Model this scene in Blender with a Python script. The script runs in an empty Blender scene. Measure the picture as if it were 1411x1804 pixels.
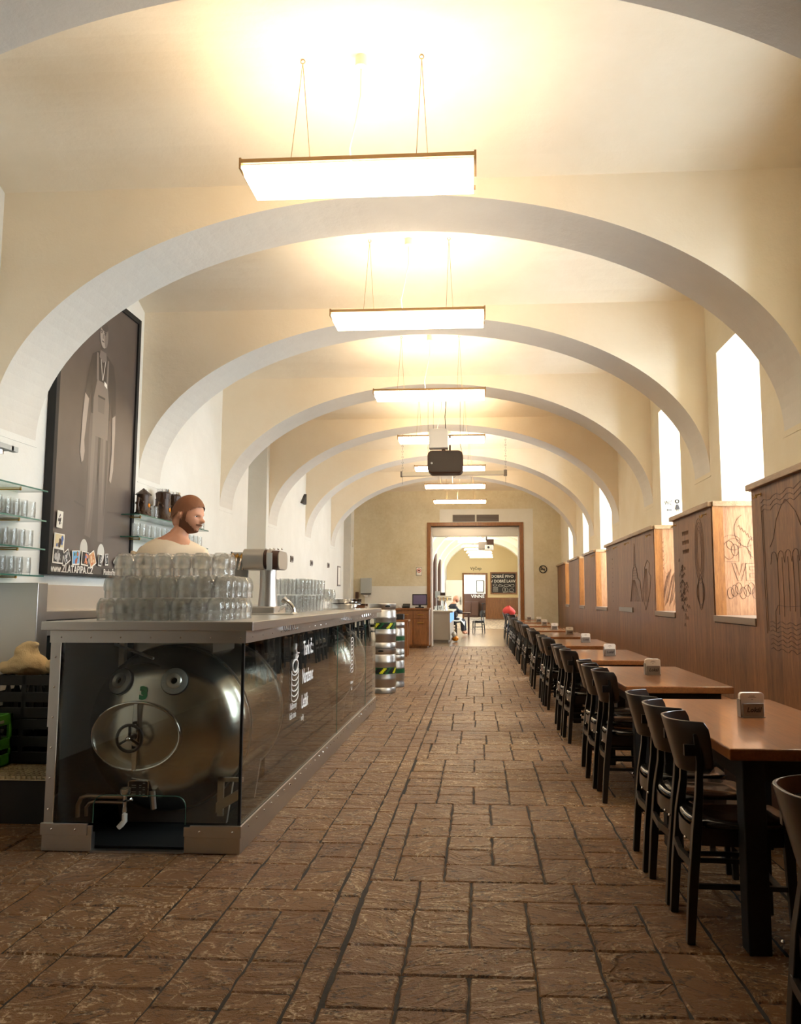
import bpy, bmesh, math, random
from math import sin, cos, pi, sqrt, atan, radians
from mathutils import Vector, Matrix, Quaternion
random.seed(7)
SC = bpy.context.scene
COL = SC.collection

# ------------------------------------------------------------------ camera, world, light, exposure
F_PX, CX_PX, W_PX = 1411.0, 755.0, 1411.0
CAM_H = 1.25
PITCH = atan(151 / F_PX)
YAW = atan((843 - CX_PX) / F_PX * cos(PITCH))
cam_d = bpy.data.cameras.new('camera'); cam = bpy.data.objects.new('camera', cam_d); COL.objects.link(cam)
cam_d.sensor_fit = 'HORIZONTAL'; cam_d.sensor_width = 36; cam_d.lens = 36 * F_PX / W_PX
cam_d.shift_x = -(CX_PX - W_PX / 2) / W_PX; cam_d.clip_start = 0.05; cam_d.clip_end = 200
cam.location = (0, 0, CAM_H)
fw = Vector((-sin(YAW) * cos(PITCH), cos(YAW) * cos(PITCH), sin(PITCH)))
cam.rotation_euler = fw.to_track_quat('-Z', 'Y').to_euler()
SC.camera = cam

DAY = 21.0            # daylight strength outside the windows
LAMP_TOP, LAMP_BOT = 42.0, 13.0
EXPOSURE = 0.16
SC.view_settings.view_transform = 'Standard'; SC.view_settings.look = 'None'
SC.view_settings.gamma = 1; SC.view_settings.use_curve_mapping = False
SC.view_settings.exposure = EXPOSURE
SC.cycles.use_denoising = True
SC.cycles.max_bounces = 20; SC.cycles.diffuse_bounces = 5; SC.cycles.glossy_bounces = 4
SC.cycles.transmission_bounces = 18; SC.cycles.transparent_max_bounces = 40
SC.cycles.caustics_reflective = False; SC.cycles.caustics_refractive = False
SC.cycles.sample_clamp_indirect = 6.0
world = bpy.data.worlds.new('daylight'); SC.world = world; world.use_nodes = True
bg = world.node_tree.nodes['Background']
bg.inputs[0].default_value = (0.84, 0.93, 1.0, 1); bg.inputs[1].default_value = DAY

# room numbers (metres)
XL, XR = -3.25, 2.13
XC, HALF = (XL + XR) / 2, (XR - XL) / 2
Y_END, Y_BACK = 20.8, -7.0
ARCHES = [(-4.6, -4.1), (-2.3, -1.8), (0.15, 0.68), (2.70, 3.20), (5.08, 5.62), (7.42, 7.94), (9.85, 10.37), (12.22, 12.74), (14.87, 15.39), (17.5, 18.0)]
Z_SPRING, Z_PEAK, Z_LINE, Z_MID = 2.40, 3.93, 4.03, 4.22
WIN = [(3.6, 4.62), (6.05, 7.10), (8.47, 9.42), (12.88, 14.1), (15.6, 16.4), (18.2, 19.0)]
WZ0, WZ1, PAN_Z, PAN_X = 1.10, 3.42, 2.085, 2.03
X_GLASS = 2.80

def area(name, loc, rot, sx, sy, power, color, portal=False):
    l = bpy.data.lights.new(name, 'AREA'); l.shape = 'RECTANGLE'; l.size = sx; l.size_y = sy
    l.energy = power; l.color = color
    o = bpy.data.objects.new(name, l); COL.objects.link(o); o.location = loc; o.rotation_euler = rot
    if portal: l.cycles.is_portal = True
    return o
for (a, b) in WIN:
    area('window_portal', (X_GLASS + 0.06, (a + b) / 2, (WZ0 + WZ1) / 2), (0, radians(90), 0), WZ1 - WZ0, b - a, 1, (1, 1, 1), True)

# ------------------------------------------------------------------ materials
def lin(c):
    return tuple((x / 12.92 if x <= 0.04045 else ((x + 0.055) / 1.055) ** 2.4) for x in [v / 255 for v in c]) + (1,)
class NT:
    def __init__(s, name):
        s.m = bpy.data.materials.new(name); s.m.use_nodes = True; s.t = s.m.node_tree; s.n = s.t.nodes
        s.b = s.n['Principled BSDF']; s.out = s.n['Material Output']
    def add(s, typ, **kw):
        n = s.n.new(typ)
        for k, v in kw.items():
            if k.startswith('i_'):
                key = k[2:]
                n.inputs[int(key) if key.isdigit() else key.replace('_', ' ')].default_value = v
            else: setattr(n, k, v)
        return n
    def link(s, a, b): s.t.links.new(a, b)
    def coords(s, scale=(1, 1, 1), kind='Object', extra=None):
        tc = s.add('ShaderNodeTexCoord'); mp = s.add('ShaderNodeMapping'); mp.inputs['Scale'].default_value = scale
        s.link(tc.outputs[kind], mp.inputs['Vector']); return mp.outputs[0]
    def noise(s, vec, scale, detail=4, rough=0.55, typ='FBM'):
        n = s.add('ShaderNodeTexNoise', noise_type=typ); n.inputs['Scale'].default_value = scale
        n.inputs['Detail'].default_value = detail; n.inputs['Roughness'].default_value = rough
        s.link(vec, n.inputs['Vector']); return n.outputs[0]
    def ramp(s, fac, stops, interp='LINEAR'):
        r = s.add('ShaderNodeValToRGB'); r.color_ramp.interpolation = interp
        e = r.color_ramp.elements
        while len(e) < len(stops): e.new(0.5)
        for el, (p, c) in zip(e, stops): el.position = p; el.color = c
        s.link(fac, r.inputs[0]); return r.outputs[0]
    def bump(s, h, strength=0.3, dist=0.01):
        b = s.add('ShaderNodeBump'); b.inputs['Strength'].default_value = strength; b.inputs['Distance'].default_value = dist
        s.link(h, b.inputs['Height']); s.link(b.outputs[0], s.b.inputs['Normal']); return b
def simple(name, rgb, rough=0.5, metal=0.0, spec=0.5, coat=0.0, var=0.0, bump=0.0, bscale=40):
    t = NT(name); c = lin(rgb)
    t.b.inputs['Base Color'].default_value = c; t.b.inputs['Roughness'].default_value = rough
    t.b.inputs['Metallic'].default_value = metal; t.b.inputs['Specular IOR Level'].default_value = spec
    t.b.inputs['Coat Weight'].default_value = coat
    v = None
    if var or bump: v = t.coords()
    if var:
        n = t.noise(v, 6, 5)
        t.link(t.ramp(n, [(0.3, tuple(x * (1 - var) for x in c[:3]) + (1,)), (0.7, tuple(min(1, x * (1 + var)) for x in c[:3]) + (1,))]), t.b.inputs['Base Color'])
    if bump: t.bump(t.noise(v, bscale, 4), bump, 0.005)
    return t.m
def plaster(name, rgb, rgb2):
    t = NT(name); v = t.coords()
    n = t.noise(v, 1.6, 6, 0.6)
    t.link(t.ramp(n, [(0.3, lin(rgb)), (0.75, lin(rgb2))]), t.b.inputs['Base Color'])
    t.b.inputs['Roughness'].default_value = 0.85; t.b.inputs['Specular IOR Level'].default_value = 0.2
    a = t.noise(v, 9, 6, 0.65)
    t.bump(a, 0.35, 0.012); return t.m
def wood(name, dark, light, grain=(14, 14, 1.2), rough=0.4, coat=0.0, board=None, bump=0.15, axis='Z'):
    t = NT(name); v = t.coords(grain)
    n1 = t.noise(v, 2.2, 6, 0.65)
    v3 = t.coords(tuple(g * 3.5 for g in grain)); n3 = t.noise(v3, 4.0, 4, 0.7)
    mx = t.add('ShaderNodeMath', operation='MULTIPLY_ADD'); mx.inputs[1].default_value = 0.5; t.link(n3, mx.inputs[0])
    m2 = t.add('ShaderNodeMath', operation='MULTIPLY'); m2.inputs[1].default_value = 0.55; t.link(n1, m2.inputs[0]); t.link(m2.outputs[0], mx.inputs[2])
    col = t.ramp(mx.outputs[0], [(0.38, lin(dark)), (0.66, lin(light))])
    if board:
        sx = t.coords(); sp = t.add('ShaderNodeSeparateXYZ'); t.link(sx, sp.inputs[0])
        d = t.add('ShaderNodeMath', operation='DIVIDE'); d.inputs[1].default_value = board
        t.link(sp.outputs['Y'], d.inputs[0]); fl = t.add('ShaderNodeMath', operation='FLOOR'); t.link(d.outputs[0], fl.inputs[0])
        wn = t.add('ShaderNodeTexWhiteNoise', noise_dimensions='1D'); t.link(fl.outputs[0], wn.inputs['W'])
        hs = t.add('ShaderNodeHueSaturation'); mm = t.add('ShaderNodeMath', operation='MULTIPLY_ADD'); mm.inputs[1].default_value = 0.35; mm.inputs[2].default_value = 0.82
        t.link(wn.outputs['Value'], mm.inputs[0]); t.link(mm.outputs[0], hs.inputs['Value']); t.link(col, hs.inputs['Color']); col = hs.outputs[0]
    t.link(col, t.b.inputs['Base Color'])
    t.b.inputs['Roughness'].default_value = rough; t.b.inputs['Coat Weight'].default_value = coat; t.b.inputs['Coat Roughness'].default_value = 0.08
    t.bump(mx.outputs[0], bump, 0.004); return t.m
def steel(name, rgb=(196, 192, 186), rough=0.3, stretch=(1, 60, 60), amt=0.12):
    t = NT(name); t.b.inputs['Base Color'].default_value = lin(rgb); t.b.inputs['Metallic'].default_value = 1
    v = t.coords(stretch); n = t.noise(v, 6, 4)
    r = t.add('ShaderNodeMapRange'); r.inputs['To Min'].default_value = rough - amt / 2; r.inputs['To Max'].default_value = rough + amt
    t.link(n, r.inputs['Value']); t.link(r.outputs[0], t.b.inputs['Roughness'])
    v2 = t.coords(); t.bump(t.noise(v2, 3, 2), 0.05, 0.01); return t.m
def emit(name, rgb, s):
    t = NT(name); e = t.add('ShaderNodeEmission'); e.inputs[0].default_value = lin(rgb); e.inputs[1].default_value = s
    t.link(e.outputs[0], t.out.inputs[0]); return t.m
def thin_glass(name, tint, ior=1.5, rough=0.0, diffuse=0.0, refr=0.0, bump=0.0, dcol=(0.8, 0.85, 0.75, 1), scale=60):
    t = NT(name); t.n.remove(t.b)
    tr = t.add('ShaderNodeBsdfTransparent'); tr.inputs[0].default_value = tint
    gl = t.add('ShaderNodeBsdfGlossy'); gl.inputs['Roughness'].default_value = rough
    ge = t.add('ShaderNodeNewGeometry'); dt = t.add('ShaderNodeVectorMath', operation='DOT_PRODUCT'); t.link(ge.outputs['Incoming'], dt.inputs[0]); t.link(ge.outputs['Normal'], dt.inputs[1])
    ab = t.add('ShaderNodeMath', operation='ABSOLUTE'); t.link(dt.outputs['Value'], ab.inputs[0]); om = t.add('ShaderNodeMath', operation='SUBTRACT', use_clamp=True); om.inputs[0].default_value = 1.0; t.link(ab.outputs[0], om.inputs[1])
    p5 = t.add('ShaderNodeMath', operation='POWER'); p5.inputs[1].default_value = 5.0; t.link(om.outputs[0], p5.inputs[0])
    F0 = ((ior - 1) / (ior + 1)) ** 2
    fr = t.add('ShaderNodeMath', operation='MULTIPLY_ADD'); fr.inputs[1].default_value = 1 - F0; fr.inputs[2].default_value = F0; t.link(p5.outputs[0], fr.inputs[0])
    last = tr.outputs[0]
    if refr:
        rf = t.add('ShaderNodeBsdfRefraction'); rf.inputs['IOR'].default_value = 1.25; rf.inputs['Roughness'].default_value = 0.05; rf.inputs[0].default_value = tint
        m = t.add('ShaderNodeMixShader'); m.inputs[0].default_value = refr; t.link(last, m.inputs[1]); t.link(rf.outputs[0], m.inputs[2]); last = m.outputs[0]
    if diffuse:
        df = t.add('ShaderNodeBsdfTranslucent'); df.inputs[0].default_value = dcol
        d2 = t.add('ShaderNodeBsdfDiffuse'); d2.inputs[0].default_value = dcol
        a = t.add('ShaderNodeMixShader'); a.inputs[0].default_value = 0.3; t.link(df.outputs[0], a.inputs[1]); t.link(d2.outputs[0], a.inputs[2])
        m = t.add('ShaderNodeMixShader'); m.inputs[0].default_value = diffuse; t.link(last, m.inputs[1]); t.link(a.outputs[0], m.inputs[2]); last = m.outputs[0]
    m = t.add('ShaderNodeMixShader'); t.link(fr.outputs[0], m.inputs[0]); t.link(last, m.inputs[1]); t.link(gl.outputs[0], m.inputs[2])
    if bump:
        v = t.coords(); b = t.add('ShaderNodeBump'); b.inputs['Strength'].default_value = bump; b.inputs['Distance'].default_value = 0.004
        t.link(t.noise(v, scale, 2), b.inputs['Height']); t.link(b.outputs[0], gl.inputs['Normal']); t.link(b.outputs[0], dt.inputs[1])
    t.link(m.outputs[0], t.out.inputs[0]); return t.m

M = {}
M['wall'] = plaster('cream_plaster', (228, 226, 218), (238, 237, 230))
M['ceil'] = plaster('vault_plaster', (235, 222, 199), (242, 232, 213))
M['wallr'] = plaster('shade_tinted_plaster', (224, 212, 184), (234, 226, 206))  # right wall lacks direct daylight; that shade is put into a creamier colour
M['soffit'] = plaster('arch_soffit_plaster', (218, 213, 203), (228, 224, 214))
M['endwall'] = NT('stucco_end')
def _endwall():
    t = M['endwall']; v = t.coords(); n = t.noise(v, 0.5, 6, 0.7); n2 = t.noise(v, 14, 5, 0.7)
    a = t.add('ShaderNodeMath', operation='MULTIPLY_ADD'); a.inputs[1].default_value = 0.35; t.link(n2, a.inputs[0]); t.link(n, a.inputs[2])
    t.link(t.ramp(a.outputs[0], [(0.45, lin((200, 186, 150))), (0.85, lin((226, 218, 194)))]), t.b.inputs['Base Color'])
    t.b.inputs['Roughness'].default_value = 0.8; t.bump(n2, 0.4, 0.01); M['endwall'] = t.m
_endwall()
M['wood'] = wood('panel_wood', (84, 48, 22), (144, 98, 58), grain=(9, 9, 0.8), rough=0.5, board=0.31, coat=0.04)
M['wood_jamb_daylit'] = wood('daylit_tone_wood', (122, 80, 50), (176, 130, 90), grain=(9, 9, 0.8), rough=0.42, coat=0.1)  # lighter copy of the panel wood, window light on the jambs painted in
M['cap'] = wood('cap_wood', (120, 92, 64), (172, 140, 104), grain=(10, 0.8, 10), rough=0.4)
M['frame_wood'] = wood('frame_wood', (110, 66, 30), (158, 104, 52), grain=(10, 10, 1.0), rough=0.35, coat=0.2)
M['table'] = wood('table_wood', (118, 66, 34), (156, 98, 54), grain=(7, 0.5, 7), rough=0.28, coat=0.8, bump=0.03)
M['dresser'] = wood('dresser_wood', (104, 62, 30), (150, 98, 52), grain=(8, 8, 1), rough=0.4)
M['carve'] = simple('carved_groove', (58, 34, 18), 0.7)
M['sillwood'] = simple('grey_sill', (128, 108, 90), 0.45, bump=.2)
M['black'] = simple('black_lacquer', (10, 8, 7), 0.34, coat=0.25)
M['blackedge'] = simple('dark_brown_lacquer', (28, 19, 13), 0.3, coat=0.4)
M['matte'] = simple('matte_black', (9, 8, 8), 0.6)
M['inner'] = simple('black_interior', (8, 8, 8), 0.8)
M['steel'] = steel('brushed_steel')
M['steelv'] = steel('brushed_steel_vertical', (190, 186, 180), 0.32, (60, 60, 1))
M['kegsteel'] = steel('keg_steel', (196, 194, 190), 0.36, (4, 4, 4), 0.1)
M['tank'] = simple('tank_steel', (196, 190, 180), 0.25, 1.0)
M['chrome'] = simple('chrome', (225, 225, 225), 0.08, 1.0)
M['brass'] = simple('brass', (190, 150, 80), 0.3, 1.0)
M['copper'] = simple('worn_copper', (150, 126, 106), 0.3, 0.9)
M['cast'] = simple('gasket_metal', (170, 170, 166), 0.5, 0.9, bump=0.6, bscale=120)
M['lampmetal'] = simple('lamp_rail_metal', (170, 140, 100), 0.35, 0.7)
M['lamp_bot'] = emit('lamp_diffuser', (255, 234, 202), LAMP_BOT)
M['lamp_top'] = emit('lamp_tubes', (255, 217, 170), LAMP_TOP)
M['white'] = simple('white_plastic', (238, 236, 230), 0.4)
M['offwhite'] = simple('off_white_paint', (228, 222, 206), 0.5)
M['grey'] = simple('grey_plastic', (128, 120, 112), 0.45)
M['ltgrey'] = simple('light_grey_enamel', (180, 184, 182), 0.35)
M['red'] = simple('red_cloth', (196, 58, 48), 0.8)
M['green'] = simple('green_plastic', (62, 120, 30), 0.4)
M['greenpaint'] = simple('green_paint', (30, 150, 90), 0.5)
M['yellow'] = simple('keg_yellow', (214, 220, 40), 0.4)
M['kgreen'] = simple('keg_green', (20, 90, 50), 0.4)
M['orange'] = simple('amber_badge', (226, 140, 20), 0.3)
M['towel'] = simple('beige_towel', (214, 186, 140), 0.95, bump=0.7, bscale=120)
M['blue'] = simple('blue_plastic', (40, 60, 170), 0.4)
M['slate'] = simple('blackboard', (34, 30, 26), 0.6)
M['chalk'] = simple('chalk', (235, 232, 222), 0.9)
M['decal'] = simple('white_decal', (240, 240, 238), 0.6)
M['ink'] = simple('dark_ink', (40, 34, 34), 0.6)
M['paper'] = simple('paper_white', (240, 236, 226), 0.7)
M['stein'] = simple('dark_bronze_ceramic', (56, 36, 20), 0.32, 0.2, bump=0.8, bscale=60)
M['skin'] = simple('skin', (206, 148, 116), 0.5)
M['hair'] = simple('brown_hair', (122, 74, 42), 0.7, bump=0.5, bscale=150)
M['beard'] = simple('dark_beard', (112, 68, 42), 0.8, bump=0.5, bscale=150)
M['shirt'] = simple('beige_shirt', (226, 208, 182), 0.85, bump=0.2, bscale=30)
M['jeans'] = simple('dark_trousers', (40, 42, 50), 0.8)
M['sign_red'] = simple('sign_red', (200, 60, 50), 0.5)
M['dkbrown'] = simple('dark_brown_paint', (66, 38, 22), 0.5)
M['screen'] = simple('monitor_screen', (110, 100, 130), 0.2)
M['winframe'] = simple('white_window_frame', (236, 236, 232), 0.5)
M['glass'] = thin_glass('window_glass', (0.98, 0.99, 0.99, 1), 1.45)
M['side_glass'] = thin_glass('counter_side_glass', (0.93, 0.95, 0.93, 1), 1.6)
M['bar_glass'] = thin_glass('counter_glass', (0.93, 0.95, 0.93, 1), 1.5)
M['shelf_glass'] = thin_glass('shelf_glass', (0.86, 0.95, 0.91, 1), 1.5)
M['shelf_edge'] = simple('glass_edge_green', (60, 104, 92), 0.2)
M['beer'] = thin_glass('beer_glass', (0.996, 0.997, 0.99, 1), 1.55, 0.04, diffuse=0.05, refr=0.3, bump=0.45, dcol=(0.97, 0.97, 0.90, 1), scale=70)
M['clear'] = thin_glass('clear_glass', (0.99, 0.995, 0.995, 1), 1.5, 0.04, diffuse=0.05, refr=0.35, bump=0.5)

def floor_mat():
    t = NT('stamped_stone')
    tc = t.add('ShaderNodeTexCoord'); geo = t.add('ShaderNodeNewGeometry')
    off = t.add('ShaderNodeVectorMath', operation='SCALE'); comb = t.add('ShaderNodeCombineXYZ')
    for i in range(3): t.link(geo.outputs['Random Per Island'], comb.inputs[i])
    t.link(comb.outputs[0], off.inputs[0]); off.inputs['Scale'].default_value = 37.0
    rot = t.add('ShaderNodeVectorRotate', rotation_type='Z_AXIS'); t.link(tc.outputs['Object'], rot.inputs['Vector'])
    ang = t.add('ShaderNodeMath', operation='MULTIPLY_ADD'); ang.inputs[1].default_value = 1.3; ang.inputs[2].default_value = -0.65
    t.link(geo.outputs['Random Per Island'], ang.inputs[0]); t.link(ang.outputs[0], rot.inputs['Angle'])
    ad = t.add('ShaderNodeVectorMath', operation='ADD'); t.link(rot.outputs[0], ad.inputs[0]); t.link(off.outputs[0], ad.inputs[1])
    mp = t.add('ShaderNodeMapping'); mp.inputs['Scale'].default_value = (3.4, 6.0, 1); t.link(ad.outputs[0], mp.inputs[0]); v = mp.outputs[0]
    rn = t.add('ShaderNodeTexNoise', noise_type='FBM', i_Scale=1.0, i_Detail=4.0, i_Roughness=0.55, i_Distortion=1.2); t.link(v, rn.inputs['Vector']); ridge = rn.outputs[0]
    fine = t.noise(v, 11, 5, 0.75)
    st = t.add('ShaderNodeMath', operation='MULTIPLY'); st.inputs[1].default_value = 7.0; t.link(ridge, st.inputs[0])
    fr = t.add('ShaderNodeMath', operation='FRACT'); t.link(st.outputs[0], fr.inputs[0])
    pw = t.add('ShaderNodeMath', operation='POWER'); pw.inputs[1].default_value = 4.0; t.link(fr.outputs[0], pw.inputs[0])
    fl = t.add('ShaderNodeMath', operation='FLOOR'); t.link(st.outputs[0], fl.inputs[0])
    h = t.add('ShaderNodeMath', operation='ADD'); t.link(fl.outputs[0], h.inputs[0]); t.link(pw.outputs[0], h.inputs[1])
    h2 = t.add('ShaderNodeMath', operation='MULTIPLY_ADD'); h2.inputs[1].default_value = 1.6; t.link(fine, h2.inputs[0]); t.link(h.outputs[0], h2.inputs[2])
    vw = t.coords((1, 1, 1)); big = t.noise(vw, 1.1, 4, 0.65)
    sel = t.ramp(fr.outputs[0], [(0.0, (1, 1, 1, 1)), (0.16, (0, 0, 0, 1)), (0.74, (0, 0, 0, 1)), (0.90, (1, 1, 1, 1))])
    spk = t.noise(vw, 70, 3, 0.7); fs = t.ramp(spk, [(0.47, (0, 0, 0, 1)), (0.52, (1, 1, 1, 1))])
    ck = t.add('ShaderNodeTexNoise', i_Scale=1.3, i_Detail=5.0, i_Roughness=0.6, i_Distortion=0.8); t.link(v, ck.inputs['Vector']); crack = t.ramp(ck.outputs[0], [(0.44, (1, 1, 1, 1)), (0.465, (0.14, 0.11, 0.08, 1)), (0.475, (0.14, 0.11, 0.08, 1)), (0.50, (1, 1, 1, 1))])
    bs = t.ramp(big, [(0.40, (0.25, 0.25, 0.25, 1)), (0.68, (1, 1, 1, 1))])
    m1 = t.add('ShaderNodeMath', operation='MULTIPLY'); t.link(sel, m1.inputs[0]); t.link(fs, m1.inputs[1])
    m3 = t.add('ShaderNodeMath', operation='MULTIPLY'); t.link(m1.outputs[0], m3.inputs[0]); t.link(bs, m3.inputs[1])
    base = t.ramp(big, [(0.3, lin((122, 78, 38))), (0.7, lin((154, 110, 62)))])
    mix = t.add('ShaderNodeMix', data_type='RGBA'); t.link(m3.outputs[0], mix.inputs[0]); t.link(base, mix.inputs[6]); mix.inputs[7].default_value = lin((236, 208, 166))
    dm = t.ramp(fine, [(0.42, (1, 1, 1, 1)), (0.56, (0, 0, 0, 1))])
    mu = t.add('ShaderNodeMix', data_type='RGBA', blend_type='MULTIPLY'); t.link(dm, mu.inputs[0])
    t.link(mix.outputs[2], mu.inputs[6]); t.link(crack, mu.inputs[7]); t.link(mu.outputs[2], t.b.inputs['Base Color'])
    t.b.inputs['Roughness'].default_value = 0.40; t.b.inputs['Specular IOR Level'].default_value = 0.35
    t.b.inputs['Coat Weight'].default_value = 0.45; t.b.inputs['Coat Roughness'].default_value = 0.24
    b = t.bump(h2.outputs[0], 1.0, 0.015); t.link(b.outputs[0], t.b.inputs['Coat Normal'])
    return t.m
M['floor'] = floor_mat()
M['grout'] = simple('dark_joint', (22, 14, 9), 0.8, bump=0.4)
def floor2_mat():
    t = NT('polished_board_floor'); v = t.coords()
    br = t.add('ShaderNodeTexBrick', i_Scale=1.0, i_Mortar_Size=0.006); br.inputs['Brick Width'].default_value = 1.2; br.inputs['Row Height'].default_value = 0.3
    br.inputs['Color1'].default_value = lin((150, 124, 98)); br.inputs['Color2'].default_value = lin((132, 106, 80)); br.inputs['Mortar'].default_value = lin((70, 54, 40))
    t.link(v, br.inputs[0]); t.link(br.outputs[0], t.b.inputs['Base Color']); t.b.inputs['Roughness'].default_value = 0.22
    return t.m
M['floor2'] = floor2_mat()
def cobble_mat():
    t = NT('cobble_floor'); v = t.coords((5, 2.2, 1)); vo = t.add('ShaderNodeTexVoronoi', feature='DISTANCE_TO_EDGE', i_Scale=1.0); t.link(v, vo.inputs[0])
    t.link(t.ramp(vo.outputs[0], [(0.03, lin((80, 64, 48))), (0.15, lin((196, 176, 148)))]), t.b.inputs['Base Color']); t.b.inputs['Roughness'].default_value = 0.35
    return t.m
M['cobble'] = cobble_mat()

# ------------------------------------------------------------------ mesh helpers
ORIGIN = {}
class MB:
    def __init__(s): s.v = []; s.f = []; s.mi = []
    def add(s, vs, fs, mi=0):
        o = len(s.v); s.v += [tuple(x) for x in vs]; s.f += [tuple(i + o for i in f) for f in fs]; s.mi += [mi] * len(fs); return s
    def box(s, x0, x1, y0, y1, z0, z1, mi=0, M4=None):
        vs = [(x, y, z) for x in (x0, x1) for y in (y0, y1) for z in (z0, z1)]
        if M4 is not None: vs = [M4 @ Vector(p) for p in vs]
        return s.add(vs, [(0, 1, 3, 2), (4, 6, 7, 5), (0, 4, 5, 1), (2, 3, 7, 6), (0, 2, 6, 4), (1, 5, 7, 3)], mi)
    def quad(s, a, b, c, d, mi=0): return s.add([a, b, c, d], [(0, 1, 2, 3)], mi)
    def poly(s, pts, mi=0): return s.add(pts, [tuple(range(len(pts)))], mi)
    def prism(s, pts, off, mi=0):
        n = len(pts); off = Vector(off); a = [Vector(p) for p in pts]; b = [p + off for p in a]
        fs = [tuple(range(n))[::-1], tuple(range(n, 2 * n))] + [(i, (i + 1) % n, n + (i + 1) % n, n + i) for i in range(n)]
        return s.add(a + b, fs, mi)
    def lathe(s, prof, c=(0, 0, 0), ax='z', n=24, mi=0, cap=True, sq=1.0, M4=None):
        vs = []; fs = []
        for r, h in prof:
            for k in range(n):
                a = 2 * pi * k / n; p = (r * cos(a), r * sin(a) * sq, h)
                if ax == 'x': p = (p[2], p[0], p[1])
                elif ax == 'y': p = (p[0], p[2], p[1])
                vs.append(Vector(p))
        m = len(prof)
        for i in range(m - 1):
            for k in range(n):
                a, b = i * n + k, i * n + (k + 1) % n
                fs.append((a, b, b + n, a + n))
        if cap:
            if prof[0][0] > 1e-5: fs.append(tuple(range(n))[::-1])
            if prof[-1][0] > 1e-5: fs.append(tuple((m - 1) * n + k for k in range(n)))
        if M4 is not None: vs = [M4 @ v for v in vs]
        return s.add([v + Vector(c) for v in vs], fs, mi)
    def tube(s, path, r, n=8, mi=0, closed=False, flat=None):
        P = [Vector(p) for p in path]; rs = r if isinstance(r, (list, tuple)) else [r] * len(P)
        vs = []; fs = []; up = Vector((0, 0, 1)); prev = None; m = len(P)
        for i, p in enumerate(P):
            if closed: d = P[(i + 1) % m] - P[i - 1]
            else: d = P[min(i + 1, m - 1)] - P[max(i - 1, 0)]
            d.normalize()
            if prev is None:
                a = up if abs(d.z) < 0.9 else Vector((1, 0, 0)); u = d.cross(a).normalized()
            else:
                u = (prev - d * prev.dot(d)); u = u.normalized() if u.length > 1e-6 else d.cross(up).normalized()
            prev = u; w = d.cross(u)
            for k in range(n):
                a = 2 * pi * k / n + (pi / 4 if n == 4 else 0); vs.append(p + (u * cos(a) + w * sin(a) * (flat or 1)) * rs[i])
        for i in range(m if closed else m - 1):
            for k in range(n):
                a, b = i * n + k, i * n + (k + 1) % n; j = (i + 1) % m
                fs.append((a, b, j * n + (k + 1) % n, j * n + k))
        if not closed: fs += [tuple(range(n))[::-1], tuple((m - 1) * n + k for k in range(n))]
        return s.add(vs, fs, mi)
    def torus(s, c, R, r, ax='z', n=24, m=8, mi=0, sq=1.0):
        pts = []
        for k in range(n):
            a = 2 * pi * k / n; p = (R * cos(a), R * sin(a) * sq, 0)
            if ax == 'x': p = (0, p[0], p[1])
            elif ax == 'y': p = (p[0], 0, p[1])
            pts.append(Vector(p) + Vector(c))
        return s.tube(pts, r, m, mi, closed=True)
    def ball(s, c, r, n=12, sc=(1, 1, 1), mi=0):
        prof = [(max(1e-6, sin(pi * i / n)), -cos(pi * i / n)) for i in range(n + 1)]
        return s.lathe(prof, c, 'z', max(8, n + 4), mi, M4=Matrix.Diagonal((r * sc[0], r * sc[1], r * sc[2])))
    def obj(s): return s
def root_of(o):
    while o.parent: o = o.parent
    return o
def mesh_data(name, mb, mats, smooth=False, org=(0, 0, 0), sharp=35):
    me = bpy.data.meshes.new(name); O = Vector(org)
    me.from_pydata([tuple(Vector(v) - O) for v in mb.v], [], mb.f)
    for m in (mats if isinstance(mats, (list, tuple)) else [mats]): me.materials.append(m)
    if any(mb.mi): me.polygons.foreach_set('material_index', mb.mi)
    bm = bmesh.new(); bm.from_mesh(me)
    if len(bm.faces) < 60000 and not getattr(mb, 'raw', False): bmesh.ops.recalc_face_normals(bm, faces=bm.faces)
    if smooth:
        for f in bm.faces: f.smooth = True
        for e in bm.edges:
            if len(e.link_faces) == 2 and e.calc_face_angle(0) > radians(sharp): e.smooth = False
    bm.to_mesh(me); bm.free(); me.update(); return me
def obj(name, mb, mat, parent=None, smooth=False, bevel=0, sub=0, sharp=35, label=None):
    org = ORIGIN.get(root_of(parent).name, (0, 0, 0)) if parent else (0, 0, 0)
    me = mesh_data(name, mb, mat, smooth, org, sharp)
    o = bpy.data.objects.new(name, me); COL.objects.link(o)
    if parent: o.parent = parent
    if bevel:
        b = o.modifiers.new('bevel', 'BEVEL'); b.width = bevel; b.segments = 2; b.limit_method = 'ANGLE'
    if sub:
        b = o.modifiers.new('sub', 'SUBSURF'); b.levels = sub; b.render_levels = sub
    if label: o['label'] = label
    return o
def tag(o, label, cat, group=None):
    o['label'] = label; o['category'] = cat
    if group: o['group'] = group
    return o
def thing(name, label, cat, loc=(0, 0, 0), rz=0, group=None, world=True):
    o = bpy.data.objects.new(name, None); COL.objects.link(o); o.empty_display_size = 0.1
    o.location = loc; o.rotation_euler = (0, 0, rz); tag(o, label, cat, group)
    ORIGIN[o.name] = tuple(loc) if world else (0, 0, 0)
    return o
def struct(name, mb, mat, smooth=False, **k):
    o = obj(name, mb, mat, None, smooth, **k); o['kind'] = 'structure'; return o
def dup(root, loc, rz=None, label=None, group=None, scale=None):
    def rec(o, par):
        c = o.copy(); COL.objects.link(c)
        if par: c.parent = par
        for ch in list(o.children): rec(ch, c)
        return c
    r = rec(root, None); r.location = loc
    if rz is not None: r.rotation_euler = (0, 0, rz)
    if scale: r.scale = scale
    if label: r['label'] = label
    if group: r['group'] = group
    return r
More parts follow.
